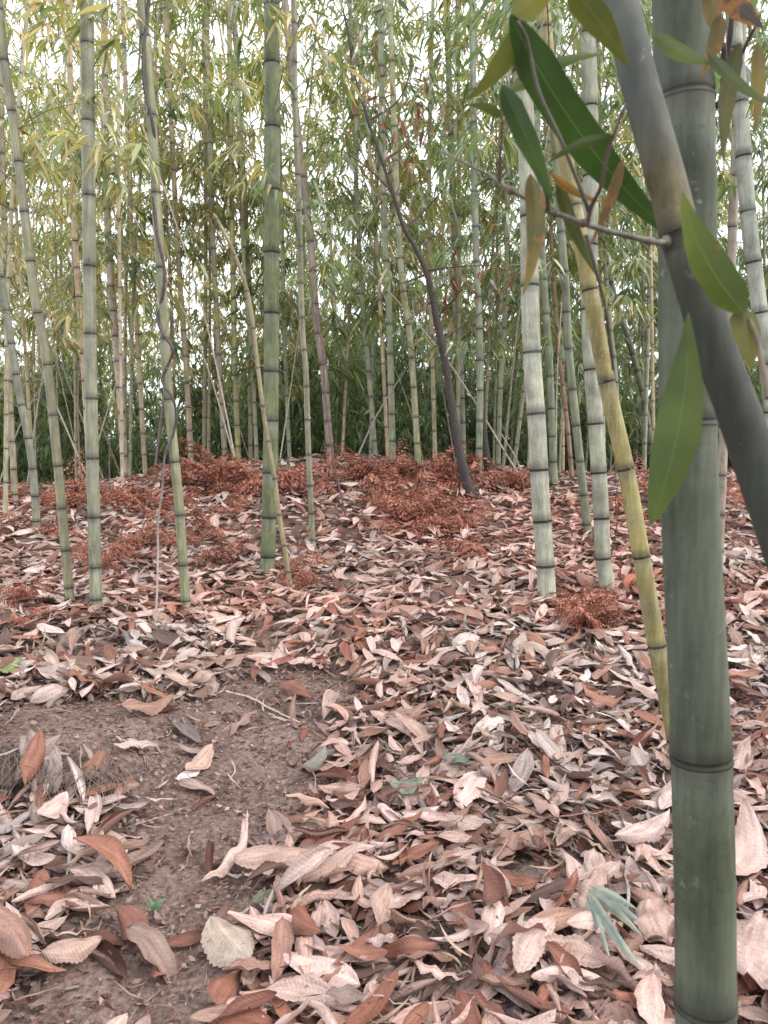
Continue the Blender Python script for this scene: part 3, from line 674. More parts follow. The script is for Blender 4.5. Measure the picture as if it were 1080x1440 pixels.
# leaning culm
Tl=[(1350,1500,.56),(1208,1080,.63),(1115,800,.69),(1078,695,.71),(1030,556,.735),(1005,490,.745),(958,335,.77),(939,260,.785),(897,108,.82),(872,0,.85),(830,-200,.93),(770,-480,1.08)]
W2=px3(Tl); 
g0=np.array([W2[0][0]+.18,W2[0][1]-.08,0]); g0[2]=float(ground0(g0[0],g0[1]))-.02
P=catmull(np.concatenate([[g0],W2,[[.0,1.9,3.4],[-.5,2.6,4.6]]]),10); S=arclen(P)
pxr=lambda d,w: w/FPX*d/2
rr=np.interp(P[:,1],[.45,.66,.77,.85,1.1,2.6],[.0225,.0203,.0178,.0175,.0175,.008])
i0=int(np.argmin(np.linalg.norm(P-at(958,335,.77),axis=1))); s0=S[i0]
lean=thing('bamboo','leaning grey culm crossing in front of the thick upright one, with leafy twig','bamboo',g0)
a=Acc()
culm(P,.028,.02,[s0-1.2,s0-.80,s0-.42,s0,s0+.36,s0+.72,s0+1.1,s0+1.5,s0+1.9,s0+2.3,s0+2.7],48,(.052,.056,.042),a,.08,R=rr,mid=8,ring=1.6,thin=.6,
     yel=(lambda t: .55*math.exp(-((t-s0-.03)/.05)**2),(.34,.26,.13)))
a.make('culm',M_CULM_NEAR,lean,g0)
b=Acc();l=Acc(); foliage(b,l,P,s0+1.6,.7,'green',.35,.6); b.make('branches',M_WOOD,lean,g0); l.make('foliage',M_LEAF,lean,g0,smooth=False)
# its twig
br=Acc()
main=px3([(940,341,.765),(926,341,.748),(905,337,.735),(852,324,.72),(820,314,.715),(790,303,.71),(771,298,.71),(740,280,.71),(708,262,.71),(690,248,.72),(655,230,.73),(618,212,.75)])
Pm=catmull(main,6); n=len(Pm); R_=np.interp(np.linspace(0,1,n),[0,.1,.5,.52,1],[.0032,.0026,.0022,.0017,.0009])
for k in (0,1,int(n*.16),int(n*.5),int(n*.7),int(n*.72),int(n*.8)): R_[k:k+2]*=1.5
V,Fs=tube(Pm,R_,10); br.add(V,Fs,np.array([.13,.12,.095]))
for k in (int(n*.36),int(n*.5),int(n*.7)):
    V,Fs=tube(Pm[k-1:k+2],[.0022,.0042,.0022],8); br.add(V,Fs,np.array([.12,.08,.08]))
tw=[([(826,316,.715),(832,290,.71),(845,262,.70),(855,215,.69),(880,145,.68)],.0018,(.13,.08,.06)),
    ([(771,296,.71),(768,270,.70),(752,240,.70),(745,200,.69)],.0016,(.15,.11,.08)),
    ([(702,256,.71),(704,210,.70),(707,165,.69)],.0013,(.13,.07,.06)),
    ([(829,300,.715),(815,262,.70),(790,200,.69),(758,130,.68),(742,60,.67),(728,30,.66)],.0017,(.16,.15,.11)),
    ([(824,330,.715),(838,380,.72),(852,440,.74),(862,520,.78)],.0016,(.12,.10,.07)),
    ([(690,250,.72),(668,262,.73)],.0012,(.15,.1,.08)),
    ([(1080,560,.62),(1062,470,.64),(1042,432,.66)],.0022,(.20,.15,.09))]
for pts,r,c in tw:
    Pt=catmull(px3(pts),6); V,Fs=tube(Pt,np.linspace(r*1.2,r*.7,len(Pt)),7); br.add(V,Fs,np.array(c)*.6)
bro=br.make('branch',M_WOOD,lean,g0)
DG=(.060,.105,.030); MG=(.105,.17,.045); YG=(.22,.25,.07); BG=(.10,.15,.12)
FG=[ # base px, tip px, depths, width px, colour, age, sag, roll, fold, curve, label
 ((717,22),(965,345),.66,.88,60,(.035,.085,.024),.05,.0,.25,.12,-.04,'big dark green leaf'),
 ((738,32),(655,142),.68,.70,34,(.12,.155,.045),.4,-.02,.3,.35,.06,None),
 ((722,60),(733,116),.69,.70,19,(.06,.10,.03),.2,0,.3,.4,.02,None),
 ((706,120),(779,288),.66,.68,35,(.05,.115,.035),.15,-.02,.1,.3,.02,'dark leaf with bluish sheen'),
 ((706,164),(655,148),.69,.69,15,(.10,.145,.04),.1,.01,.1,.4,-.08,None),
 ((715,130),(850,76),.75,.76,24,(.10,.155,.04),.1,.03,.3,.4,.05,None),
 ((866,193),(767,232),.69,.68,17,(.05,.09,.03),.1,.03,.2,.4,-.05,None),
 ((746,245),(734,418),.70,.68,31,(.15,.145,.032),.75,.0,.1,.3,.07,'yellowing leaf with rust coloured edge'),
 ((775,243),(850,284),.71,.72,13,(.24,.17,.05),.8,-.03,.2,.4,-.05,None),
 ((784,250),(850,402),.72,.74,21,(.085,.12,.04),.1,.02,.2,.4,-.05,None),
 ((876,225),(830,345),.74,.75,18,(.17,.12,.05),.9,.0,.2,.4,.03,'dry brown leaf'),
 ((1047,440),(958,268),.64,.66,60,(.11,.165,.035),.35,.02,.3,.25,.07,'green leaf with orange spots'),
 ((1042,432),(1056,520),.65,.64,44,(.15,.17,.045),.5,.0,.3,.3,.03,None),
 ((968,440),(914,740),.69,.69,66,(.085,.145,.038),.0,.01,.2,.28,.05,'long bright green leaf hanging down'),
 ((920,48),(1010,90),.70,.68,26,(.13,.185,.05),.1,-.04,.4,.3,-.03,None),
 ((995,72),(1095,150),.68,.66,20,(.12,.165,.06),.1,-.04,.4,.3,-.03,None),
 ((800,-20),(884,95),.66,.70,44,(.10,.13,.035),.3,.0,.2,.3,.03,None),
 ((725,22),(792,-30),.66,.66,44,(.17,.2,.04),.3,.0,.2,.3,.03,None),
 ((1015,20),(985,110),.80,.8,26,(.15,.13,.045),.8,.0,.2,.3,.05,'yellowish brown dry leaf'),
 ((1040,60),(1018,230),.80,.8,28,(.11,.12,.05),.5,.0,.2,.3,-.04,None),
 ((1020,-10),(1075,40),.78,.76,34,(.06,.05,.045),.9,.0,.3,.3,-.02,None),
 ((1000,-20),(1010,60),.82,.82,30,(.16,.14,.05),.7,.0,.3,.3,-.02,None),
 ((1066,60),(1062,190),.72,.72,24,(.17,.16,.05),.5,.0,.3,.3,.02,None)]
for a_,b_,d0,d1,w,c,age,sag,roll,fold,curve,lb in FG:
    V,Fb,C,U=blade(at(*a_,d0),at(*b_,d1),w/FPX*(d0+d1)/4*.88,tuple(np.array(c)*np.array([1.0,.84,.7])),age,sag,roll,fold*.5,curve=curve,late=bool(lb and 'hanging' in lb))
    o=mk('leaf',V-g0,Fb,M_BLADE,C,U,bro)
    if lb: o['label']=lb

# ---- leaf sprays hanging on nearer stems
def spray(parent,origin,pts,Y,leaves,name='leafy_twig',twigcol=(.16,.13,.08),r=.003):
    Pt=catmull(px3([(x,y,Y) for x,y in pts]),5); a=Acc(); V,Fs=tube(Pt,np.linspace(r,r*.4,len(Pt)),5); a.add(V,Fs,np.array(twigcol))
    tw=a.make(name,M_WOOD,parent,origin)
    a=Acc()
    for bx,by,tx,ty,w,c,age in leaves:
        dy=rng.normal(0,.06)
        V,Fb,C,U=blade(at(bx,by,Y),at(tx,ty,Y+dy),w/FPX*Y/2,c,age,.03,rng.normal(0,.5),.4,nu=12,nv=5,curve=rng.normal(0,.05)); a.add(V,Fb,C,U)
    a.make('leaves',M_BLADE,tw); return tw
BGc=(.17,.24,.19)
spray(A4,b4,[(384,240),(388,215),(400,205)],D4-.1,[(385,212,375,250,9,(.10,.2,.07),0),(387,212,392,258,9,(.07,.15,.05),0),(386,208,366,228,7,MG,0),(400,202,450,215,9,(.09,.17,.06),0),(402,202,470,192,8,(.13,.2,.09),0),(400,205,440,235,9,(.12,.19,.1),0)])
spray(A4,b4,[(290,300),(322,360),(345,400),(356,440)],D4-.35,[(300,330,250,366,9,(.10,.2,.08),0),(318,362,283,360,12,(.10,.19,.08),0),(320,365,352,382,9,(.18,.25,.06),0),(345,375,338,410,12,(.30,.11,.05),.8),(345,385,420,378,9,(.50,.36,.32),.2),(350,375,372,350,9,(.30,.20,.04),.4),(318,385,290,392,9,(.5,.38,.34),.2),(300,290,270,320,6,(.12,.18,.05),0)],twigcol=(.20,.10,.07),r=.004)
spray(A3,b3,[(232,470),(238,440),(225,430)],D3-.15,[(225,432,262,470,14,(.10,.19,.07),0),(215,425,250,418,9,(.15,.23,.07),0),(228,440,266,452,11,(.08,.15,.05),0),(205,395,240,420,9,(.17,.24,.09),0),(230,445,255,500,12,(.07,.13,.05),0)])
spray(A3,b3,[(238,520),(215,505),(180,500)],D3-.1,[(178,500,176,560,13,BGc,0),(212,505,215,565,13,BGc,0),(190,505,185,552,10,BGc,0),(214,510,196,545,10,(.14,.2,.15),0),(244,540,268,585,14,(.07,.14,.06),0),(160,470,190,500,8,BGc,0),(176,520,150,535,8,(.12,.16,.06),0)])
spray(A1,_ if False else np.array([0,0,0.]),[(0,435),(25,452),(50,470)],3.9,[(35,448,62,470,9,(.10,.16,.05),0),(50,460,75,492,12,(.13,.18,.05),0),(55,455,110,468,8,(.2,.22,.06),0),(30,445,20,480,8,MG,0)]) if False else None
t=thing('leafy_twig','thin dark twig with yellow green leaves reaching in at the left edge','twig',at(0,435,3.9))
o_=np.array(t.location)
for _p,_l in (([(-40,420),(0,435),(30,455),(50,470)],[(35,448,60,472,9,(.10,.16,.05),0),(50,462,78,494,13,(.13,.18,.05),0),(55,458,112,470,8,(.2,.22,.06),0),(20,450,15,485,8,MG,0)]),
              ([(-40,560),(0,560),(30,575)],[(5,560,60,590,9,(.2,.22,.06),0),(10,575,14,620,10,(.3,.32,.07),0),(30,560,70,580,8,MG,0),(-5,590,20,640,10,(.33,.3,.07),0)]),
              ([(-40,300),(20,330),(60,370)],[(62,365,102,380,9,(.25,.08,.04),.6),(50,340,10,350,8,MG,0),(60,400,78,436,12,(.27,.09,.04),.6),(30,330,80,345,7,(.2,.24,.08),0)])):
    spray(t,o_,_p,3.9,_l)
# bright sprays among the right clump
t=thing('leafy_twig','bright green drooping bamboo leaves left of the thick foreground culm','twig',at(925,430,1.9)); o_=np.array(t.location)
spray(t,o_,[(945,425),(925,440),(900,470)],1.9,[(930,440,880,508,24,(.20,.30,.08),.0),(925,430,895,470,12,(.15,.26,.07),0),(905,465,868,490,10,(.16,.27,.08),0),(910,480,925,500,8,MG,0)])
t=thing('leafy_twig','yellow green bamboo leaves in front of the crest centre at mid height','twig',at(540,235,3.4)); o_=np.array(t.location)
spray(t,o_,[(600,150),(570,200),(530,235)],3.4,[(530,232,492,218,9,(.13,.23,.08),0),(540,238,502,268,11,(.10,.2,.06),0),(545,225,520,195,9,(.14,.2,.08),0),(560,215,595,250,9,MG,0),(575,195,610,185,8,MG,0),(580,275,612,310,12,(.07,.15,.07),0)])
t=thing('leafy_twig','blue green bamboo leaves high up right of centre against the sky','twig',at(500,60,3.6)); o_=np.array(t.location)
spray(t,o_,[(460,-20),(480,20),(520,40)],3.6,[(500,20,484,55,12,(.11,.17,.12),0),(505,25,515,60,10,(.11,.16,.13),0),(520,30,545,18,9,(.13,.2,.09),0),(480,15,470,50,9,(.12,.17,.1),0)])

# ---- background bamboo: six kinds copied
def bg_kind(h,r,mood,col,f0,gap):
    k=rng.normal(0,.25,2); P=catmull(np.array([[0,0,-.05],[k[0]*.15,k[1]*.15,h*.35],[k[0],k[1],h*.7],[k[0]*2.6,k[1]*2.6,h]]),8); S=arclen(P)
    nodes=list(np.arange(.15,S[-1],gap))
    root=thing('bamboo','x','bamboo')
    a=Acc(); culm(P,r,.006,nodes,8,col,a,.4,mid=1,R=np.interp(S,[0,S[-1]*.5,S[-1]],[r,r*.85,.005])); a.make('culm',M_CULM,root)
    b=Acc();l=Acc(); foliage(b,l,P,f0,1.0,mood,.28,1.3 if mood=='green' else .90,leafL=.165,drop=.2); b.make('branches',M_WOOD,root); l.make('foliage',M_LEAF,root,smooth=False)
    return root
kinds=[bg_kind(9,.022,'green',(.42,.45,.28),1.9,.34),bg_kind(8,.017,'green',(.46,.46,.30),.9,.32),bg_kind(10,.027,'green',(.48,.50,.38),2.6,.37),
       bg_kind(9,.022,'olive',(.72,.56,.36),1.8,.34),bg_kind(8,.018,'olive',(.80,.66,.48),.9,.32),bg_kind(9.5,.026,'olive',(.60,.54,.34),2.4,.36)]
used=set()
def dup(root):
    r_=root.copy(); COL.objects.link(r_)
    for ch in root.children:
        c=ch.copy(); COL.objects.link(c); c.parent=r_
    return r_
spots=[]
tries=0
while len(spots)<175 and tries<20000:
    tries+=1
    y=9.8+18*rng.random()**1.35; x=(rng.random()*2-1)*(.56*y+1.2)
    if all((x-a)**2+(y-b)**2>.42**2 for a,b in spots): spots.append((x,y))
for x,y in [(-3.6,7.6),(-4.4,6.4),(-5.2,8.2),(3.9,7.2),(4.8,6.0),(4.6,8.6),(3.0,8.9),(-2.9,8.9),(-4.0,9.2)]: spots.append((x,y))
for x,y in spots:
    left=x<-.04*y
    ki=int(rng.integers(0,3))+(3 if (rng.random()<(.85 if left else .18)) else 0)
    if ki in used: o=dup(kinds[ki])
    else: o=kinds[ki]; used.add(ki)
    o.location=(x,y,float(ground0(x,y))-.03); o.rotation_euler=(rng.normal(0,.035),rng.normal(0,.035),rng.random()*6.28); s=.85+.35*rng.random(); o.scale=(s,s,s)
    zone='left' if x<-.18*y else('right' if x>.18*y else 'middle')
    o['label']=f"slim {'straw coloured' if ki>2 else 'green'} culm in the crowded background grove, {zone} third"; o['group']=f"{'straw' if ki>2 else 'green'} background bamboo {zone}"

# ---- dark evergreen undergrowth beyond the crest
def shrub_kind(mood,h,w,n,leaf):
    root=thing('evergreen_shrub','x','shrub'); a=Acc()
    tips=[]
    for k in range(9):
        e=np.array([rng.normal(0,w*.35),rng.normal(0,w*.35),h*(.5+.45*rng.random())]); Pm_=catmull([[0,0,-.05],e*.5+rng.normal(0,.08,3),e],5); V,Fs=tube(Pm_,np.linspace(.018,.005,len(Pm_)),5); a.add(V,Fs,np.array([.09,.07,.055])); tips.append(Pm_)
    a.make('stem',M_WOOD,root)
    c=[]
    for q in range(34):
        t_=tips[rng.integers(0,9)]; b=t_[rng.integers(2,len(t_))]; c.append(b+rng.normal(0,w*.2,3))
    c=np.array(c); P=c[rng.integers(0,34,n)]+rng.normal(0,.16,(n,3)); P[:,2]=np.abs(P[:,2])
    D_=rng.normal(0,1,(n,3)); D_[:,2]-=.6; L_=leaf*np.clip(rng.lognormal(0,.25,n),.5,1.6)
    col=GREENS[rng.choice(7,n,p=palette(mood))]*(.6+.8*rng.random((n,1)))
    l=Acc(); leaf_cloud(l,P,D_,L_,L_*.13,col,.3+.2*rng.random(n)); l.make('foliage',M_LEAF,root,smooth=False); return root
sk=[shrub_kind('dark',3.4,1.7,4200,.14),shrub_kind('dark',2.6,1.5,3200,.12)]
used=set(); k=0
for x in list(np.arange(-8.5,8.6,.85))+list(np.arange(-11,11.1,1.1)):
    y=13.0+2.4*rng.random()+.15*abs(x)+(4.5 if k>20 else 0); ki=k%2; k+=1
    o=dup(sk[ki]) if ki in used else sk[ki]; used.add(ki)
    xx=x+rng.normal(0,.25); o.location=(xx,y,float(ground0(xx,y))); o.rotation_euler=(0,0,rng.random()*6.28); s=(.8+.5*rng.random())*(1.35 if k>21 else 1); o.scale=(s,s,s*1.0)
    zone='left' if xx<-.18*y else('right' if xx>.18*y else 'middle')
    o['label']=f'dark evergreen bush behind the crest under the culms, {zone} part'; o['group']=f'dark bushes behind the crest {zone}'
# far mass of grove
a=Acc()
def mass(P,lo,mood='dark',br=1.0):
    n=len(P); L_=lo*np.clip(rng.lognormal(0,.25,n),.5,1.6); D_=rng.normal(0,1,(n,3)); D_[:,2]-=.6
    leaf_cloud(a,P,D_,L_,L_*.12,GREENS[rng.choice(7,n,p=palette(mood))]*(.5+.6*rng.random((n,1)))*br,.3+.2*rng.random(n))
n=70000
P=np.stack([(rng.random(n)*2-1)*26,25+16*rng.random(n),-4+19*rng.random(n)**1.15],-1)
keep=(vnoise(P[:,0]+P[:,1]*.3,P[:,2],1.3,6)+.5*vnoise(P[:,0],P[:,2],.5,8))>-.22+.045*np.clip(P[:,2]-.5,0,20)
keep&=rng.random(n)<np.clip(1.1-.045*(P[:,2]+3),.15,1)
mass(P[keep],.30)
n=20000      # same grove continued unseen round the viewer, put in to dim low sky light
th=math.radians(128)+rng.random(n)*math.radians(284); rad=6.5+8*rng.random(n)
P=np.stack([rad*np.cos(th-PI/2+PI/2-math.radians(0)),rad*np.sin(th),rng.random(n)*9-1],-1)
P=P[(P[:,1]<-.2*np.abs(P[:,0]))]
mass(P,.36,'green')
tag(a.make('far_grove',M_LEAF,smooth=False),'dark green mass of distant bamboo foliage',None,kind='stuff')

# ------------------------------------------------------------------ dark sapling at centre
def to_base(pts,D): return [at(x,y,D) for x,y in pts]
sb=ground_hit(667,706); Ds=sb[1]
sap=thing('sapling_tree','thin crooked dark reddish sapling rising from the slope right of centre','sapling',sb)
tr=to_base([(667,706),(655,672),(645,630),(637,580),(628,520),(618,470),(608,420),(600,385),(585,350),(568,320),(552,270),(535,220),(518,170),(500,110),(488,40),(470,-40)],Ds); tr[0]=tr[0]-np.array([0,0,.05])
Pt=catmull(tr,5); a=Acc(); n=len(Pt); V,Fs=tube(Pt,np.interp(np.linspace(0,1,n),[0,.04,.1,.35,1],[.066,.050,.046,.030,.007])*(1+.08*rng.normal(0,1,n)),12)
a.add(V,Fs,np.array([.055,.042,.036])); a.make('trunk',M_WOOD,sap,sb)
a=Acc()
brs=[[(603,380),(640,377),(690,376)],[(608,420),(590,440),(570,455)],[(568,320),(600,290),(640,250)],[(552,270),(520,240),(480,215)],[(620,480),(660,450),(700,425)],[(518,170),(560,140),(580,100)],[(600,385),(575,395),(560,400)],[(640,420),(620,440),(610,470)]]
for b_ in brs:
    Pb=catmull(to_base(b_,Ds)+np.array([[0,0,0],[0,.1*rng.normal(),0],[0,.3*rng.normal(),0]]),5); V,Fs=tube(Pb,np.linspace(.013,.004,len(Pb)),6); a.add(V,Fs,np.array([.11,.065,.055]))
a.make('branches',M_WOOD,sap,sb)
l=Acc(); n=190
cent=np.array(to_base([(545,195),(560,215),(575,190),(600,160),(520,140),(540,120),(640,385),(690,385),(650,420),(660,440),(610,440),(700,375),(665,395),(560,250),(510,90),(585,150)],Ds))
P=cent[rng.integers(0,len(cent),n)]+rng.normal(0,.15,(n,3)); D_=rng.normal(0,.6,(n,3)); D_[:,2]-=1
LL=.10*rng.lognormal(0,.2,n); rc=np.array([(.24,.09,.06),(.17,.065,.05),(.33,.19,.12)])[rng.integers(0,3,n)]
leaf_cloud(l,P,D_,LL,LL*.14,rc,.2+.2*rng.random(n)); l.make('dead_leaves',M_LEAF,sap,sb,smooth=False)
# ---- vine on the curving culm
Dv=D3-.045
vpts=[(222,735),(228,690),(232,640),(244,610),(248,580),(240,555),(228,535),(240,505),(243,490),(230,470),(222,450),(226,430),(231,400),(230,370),(221,330),(216,280),(214,240),(218,205),(213,165),(204,130),(201,80),(207,30),(210,-20)]
off=[0,0,0,.02,0,-.02,.02,.0,-.02,0,.03,.03,0,0,0,.03,.05,.04,.0,0,0,.03,.03]
vb=at(215,905,ground_hit(215,905)[1]); vb=ground_hit(215,905)
vp=[vb+np.array([0,0,-.02]),at(220,850,(vb[1]+D3)/2-.1),at(222,780,Dv-.05)]+[at(x,y,Dv+o) for (x,y),o in zip(vpts,off)]
Pt=catmull(np.array(vp),5); n=len(Pt); V,Fs=tube(Pt,np.interp(np.linspace(0,1,n),[0,.3,.6,1],[.006,.008,.010,.009])*(1+.1*rng.normal(0,1,n)),8)
hz=np.clip((V[:,2]-CZ+.35)/.35,0,1)[:,None]; C=np.array([.27,.22,.20])*(1-hz)+np.array([.085,.068,.066])*hz
o=mk('climbing_vine',V-vb,Fs,M_WOOD,C); o.location=vb; tag(o,'dark twisted vine winding up the curving green culm, pale near the ground','vine')
# second thin dark stem beside the vine culm
def stem(pts,Y,r,col,label,cat='thin stem',name='thin_stem',grounded=True):
    b=ground_hit(*pts[0]) if grounded else at(*pts[0],Y)
    if Y is None: Y=b[1]
    Pt=catmull(np.array([b+np.array([0,0,-.02])]+[at(x,y,Y) for x,y in pts[1:]]),6); V,Fs=tube(Pt,np.linspace(r,r*.5,len(Pt)),7)
    o=mk(name,V-b,Fs,M_WOOD,np.tile(col,(len(V),1))); o.location=b; return tag(o,label,cat)
stem([(491,742),(478,690),(468,640),(458,560),(452,480),(440,430),(442,400)],None,.009,(.16,.085,.08),'thin dark red shoot curving up beside the pinkish culm')
stem([(215,662),(225,600),(240,480),(238,380),(232,280),(222,180),(218,60),(214,-20)],None,.020,(.24,.19,.18),'greyish crooked stem behind the vine wrapped culm')
stem([(852,838),(858,790),(868,735),(866,700),(876,640),(880,600)],None,.004,(.10,.05,.04),'wiry dark tendril curling past the golden culm foot')
stem([(738,690),(728,650),(705,610)],None,.012,(.33,.29,.24),'short pale dead stick leaning left on the crest')
stem([(150,655),(120,600),(90,520),(85,450)],None,.012,(.33,.28,.25),'pale dead stick leaning left at the left crest')
stem([(735,740),(725,640),(700,560),(688,520)],None,.005,(.16,.10,.08),'fine dark wand between sapling and stout whitish culm') if False else None
stem([(62,560),(48,500),(40,440),(44,420)],3.6,.010,(.15,.10,.09),'short dark hooked stem in front of the leaning left culm',grounded=False) if False else None
for k in range(34):
    y=8.6+7*rng.random(); x=(rng.random()*1.7-1.1)*.5*y; h=1.2+2.6*rng.random(); ln=rng.normal(0,.35); z=float(ground0(x,y))-.03
    Pt=catmull(np.array([[0,0,0],[ln*h*.4,rng.normal(0,.1),h*.5],[ln*h+rng.normal(0,.1),rng.normal(0,.2),h]]),5)
    V,Fs=tube(Pt,np.linspace(.011,.005,len(Pt)),6); o=mk('dead_cane',V,Fs,M_WOOD,np.tile(np.array([(.42,.36,.30),(.30,.25,.21),(.50,.42,.34)])[k%3],(len(V),1))); o.location=(x,y,z)
    zone='left' if x<-.18*y else('right' if x>.18*y else 'middle')
    tag(o,f'thin leafless dead cane leaning among the culms behind the crest, {zone} part','dead cane',f'dead canes behind the crest {zone}')
# dead stump-like dark trunk on the crest
stem([(690,680),(684,640),(680,600),(676,540)],None,.05,(.07,.055,.05),'dark mossy trunk standing on the crest right of the sapling','tree trunk','tree_trunk')

# ------------------------------------------------------------------ dead ferns
def frond_mesh(L,dead,seed):
    r=np.random.default_rng(seed); n=15; a=Acc()
    t=np.linspace(0,1,18); el=1.35; bendy=1.0+.9*r.random()
    ang=el-bendy*t*1.2; dx=np.cos(ang);dz=np.sin(ang); x=np.concatenate([[0],np.cumsum(dx[1:])])*L/17; z=np.concatenate([[0],np.cumsum(dz[1:])])*L/17; y=.05*L*np.sin(t*3+r.random()*6)
    R_=np.stack([x,y,z],-1); V,Fs=tube(R_,np.linspace(.0028,.001,18),3,False); a.add(V,Fs,np.array([.20,.085,.05]))
    Vs=[];Cs=[]
    for k in range(n):
        u=.16+.82*k/(n-1); c=np.array([np.interp(u,t,R_[:,q]) for q in range(3)]); pl=L*.34*math.sin(PI*min(1,.22+.75*u))**1.2
        for sd in (-1,1):
            dr=.35+.5*r.random(); d=np.array([.35,sd*1.0,-dr*dead]); d/=np.linalg.norm(d); curl=r.normal(0,.5)
            m=6
            for q in range(m):
                w=(q+.5)/m; p=c+d*pl*w+np.array([0,0,-.25*pl*w*w*dead+.06*pl*curl*w*w]); sl=pl*.15*(1-w*.75)*(.7+.5*r.random())
                e=np.array([1.0,sd*.25,r.normal(-.3,.5)*dead]); e/=np.linalg.norm(e); wd=d*pl*.072
                tone=np.array([(.32,.12,.085),(.21,.08,.058),(.40,.20,.145)][r.integers(0,3)])*(.8+.4*r.random())
                for s2 in (-1,1):
                    tip=p+e*s2*sl+np.array([0,0,r.normal(-.2,.3)*sl*dead])
                    Vs+= [p-wd,p+wd,tip+wd*.3,tip-wd*.3]; Cs+=[tone]*4
    Vs=np.array(Vs); a.add(Vs,[np.arange(len(Vs)).reshape(-1,4)],np.array(Cs)); return a
FM=[]
for s in range(6):
    o=frond_mesh(.50+.05*s,.9,s).make('frond',M_FERN,smooth=False); FM.append(o.data); bpy.data.objects.remove(o)
def fern(x,y,s,label,group=None,nf=6):
    b=(x,y,float(ground0(x,y))+.02); t=thing('dead_fern',label,'fern',b,group); t.scale=(s,s,s)
    a0=rng.random()*6.28
    for k in range(nf):
        o=bpy.data.objects.new('frond',FM[rng.integers(0,6)]); COL.objects.link(o); o.parent=t
        o.rotation_euler=(rng.normal(0,.25),rng.normal(.1,.25),a0+k*6.28/nf+rng.normal(0,.3)); q=.75+.5*rng.random(); o.scale=(q,q,q)
def ferns_px(lst,label,group,s0,s1,nf=6):
    for px,py in lst:
        p=ground_hit(px,py); fern(p[0],p[1],s0+(s1-s0)*rng.random(),label,group,nf)
J=lambda cx,cy,sx,sy,n: [(cx+rng.normal(0,sx),cy+rng.normal(0,sy)) for _ in range(n)]
ferns_px(J(580,738,36,22,6),'dry rust red fern in the big fern patch right of the picture centre','ferns in the big central patch',.8,1.1,6)
ferns_px(J(640,760,16,12,3),'dry rust red fern at the lower right of the central patch','ferns below the central patch',.6,.8,6)
ferns_px([(x+rng.normal(0,8),683+rng.normal(0,6)) for x in range(470,655,30)],'rust red fern along the crest behind the central slope','ferns along the middle crest',.9,1.3)
ferns_px([(x+rng.normal(0,8),690+rng.normal(0,7)) for x in range(255,440,32)],'rust red fern on the crest bank left of centre','ferns on the left crest bank',.8,1.2)
ferns_px([(x+rng.normal(0,10),715+rng.normal(0,8)) for x in range(-20,250,42)],'brown fern along the far left crest','ferns on the far left crest',.7,1.05)
ferns_px([(x+rng.normal(0,12),765+rng.normal(0,20)) for x in range(-10,330,44)],'low brown fern on the left slope among the clear culms','ferns on the left slope',.5,.75)
ferns_px([(160,715),(205,735),(290,705),(330,730),(345,690),(300,760),(240,690)],'wispy brown fern between the vine culm and the thick green culm','ferns on the left middle slope',.55,.85,5)
ferns_px(J(418,822,14,10,3),'small dry fern at the foot of the thin yellowish culm','ferns below the green culm',.4,.5)
ferns_px(J(850,885,30,22,4),'low rusty fern around the foot of the pale kinked culm','ferns at the right culm foot',.42,.6)
ferns_px([(712,692),(735,690),(905,700),(935,712),(1050,722),(1075,735),(890,735)],'rusty fern on the right crest','ferns on the right crest',.6,.9)
ferns_px(J(30,870,30,14,3),'flattened brown fern at the left edge of the slope','ferns at the left edge',.4,.55)

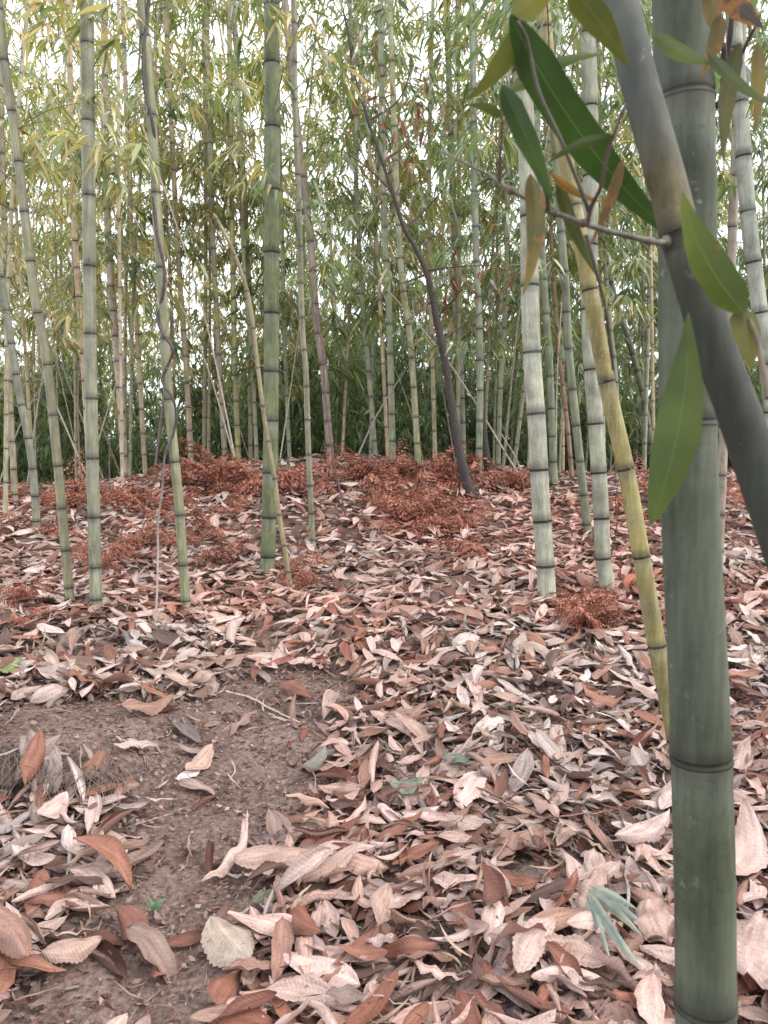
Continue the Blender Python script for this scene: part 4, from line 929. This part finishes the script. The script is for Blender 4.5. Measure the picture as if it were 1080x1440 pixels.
# ------------------------------------------------------------------ light, sky, camera
w=bpy.data.worlds.new('World'); sc.world=w; w.use_nodes=True; nt=w.node_tree; nt.nodes.clear()
out=nt.nodes.new('ShaderNodeOutputWorld')
sky=nt.nodes.new('ShaderNodeTexSky'); sky.sky_type='NISHITA'; sky.sun_disc=False; sky.sun_elevation=math.radians(48); sky.sun_rotation=math.radians(105); sky.dust_density=4
b1=nt.nodes.new('ShaderNodeBackground'); nt.links.new(sky.outputs[0],b1.inputs[0]); b1.inputs[1].default_value=.06
tc=nt.nodes.new('ShaderNodeTexCoord'); nn=nt.nodes.new('ShaderNodeTexNoise'); nn.inputs['Scale'].default_value=1.6; nn.inputs['Detail'].default_value=4
nt.links.new(tc.outputs['Generated'],nn.inputs['Vector'])
cr=nt.nodes.new('ShaderNodeValToRGB'); cr.color_ramp.elements[0].position=.35; cr.color_ramp.elements[0].color=(.80,.87,1,1); cr.color_ramp.elements[1].position=.65; cr.color_ramp.elements[1].color=(1,1,1,1)
nt.links.new(nn.outputs['Fac'],cr.inputs[0])
b2=nt.nodes.new('ShaderNodeBackground'); nt.links.new(cr.outputs[0],b2.inputs[0]); b2.inputs[1].default_value=2.5
ad=nt.nodes.new('ShaderNodeAddShader'); nt.links.new(b1.outputs[0],ad.inputs[0]); nt.links.new(b2.outputs[0],ad.inputs[1]); nt.links.new(ad.outputs[0],out.inputs[0])
sl=bpy.data.lights.new('Sun','SUN'); sl.energy=2.3; sl.angle=math.radians(25); sl.color=(1,.96,.91)
so=bpy.data.objects.new('Sun',sl); COL.objects.link(so); so.location=(8,-2,12)
az=math.radians(105); el=math.radians(48); d=Vector((math.sin(az)*math.cos(el),math.cos(az)*math.cos(el),math.sin(el)))
so.rotation_euler=(-d).to_track_quat('-Z','Y').to_euler()
cam=bpy.data.cameras.new('Camera'); co=bpy.data.objects.new('Camera',cam); COL.objects.link(co); sc.camera=co
co.location=(0,0,CZ); co.rotation_euler=(PI/2-PITCH,0,0)
cam.sensor_fit='VERTICAL'; cam.sensor_height=36; cam.sensor_width=27; cam.lens=36*FPX/1440; cam.clip_start=.05; cam.clip_end=6000
cam.dof.use_dof=True; cam.dof.focus_distance=3.6; cam.dof.aperture_fstop=11
sc.view_settings.view_transform='Standard'; sc.view_settings.look='None'; sc.view_settings.exposure=0
sc.cycles.max_bounces=8; sc.cycles.diffuse_bounces=4; sc.cycles.transmission_bounces=4; sc.cycles.use_denoising=True
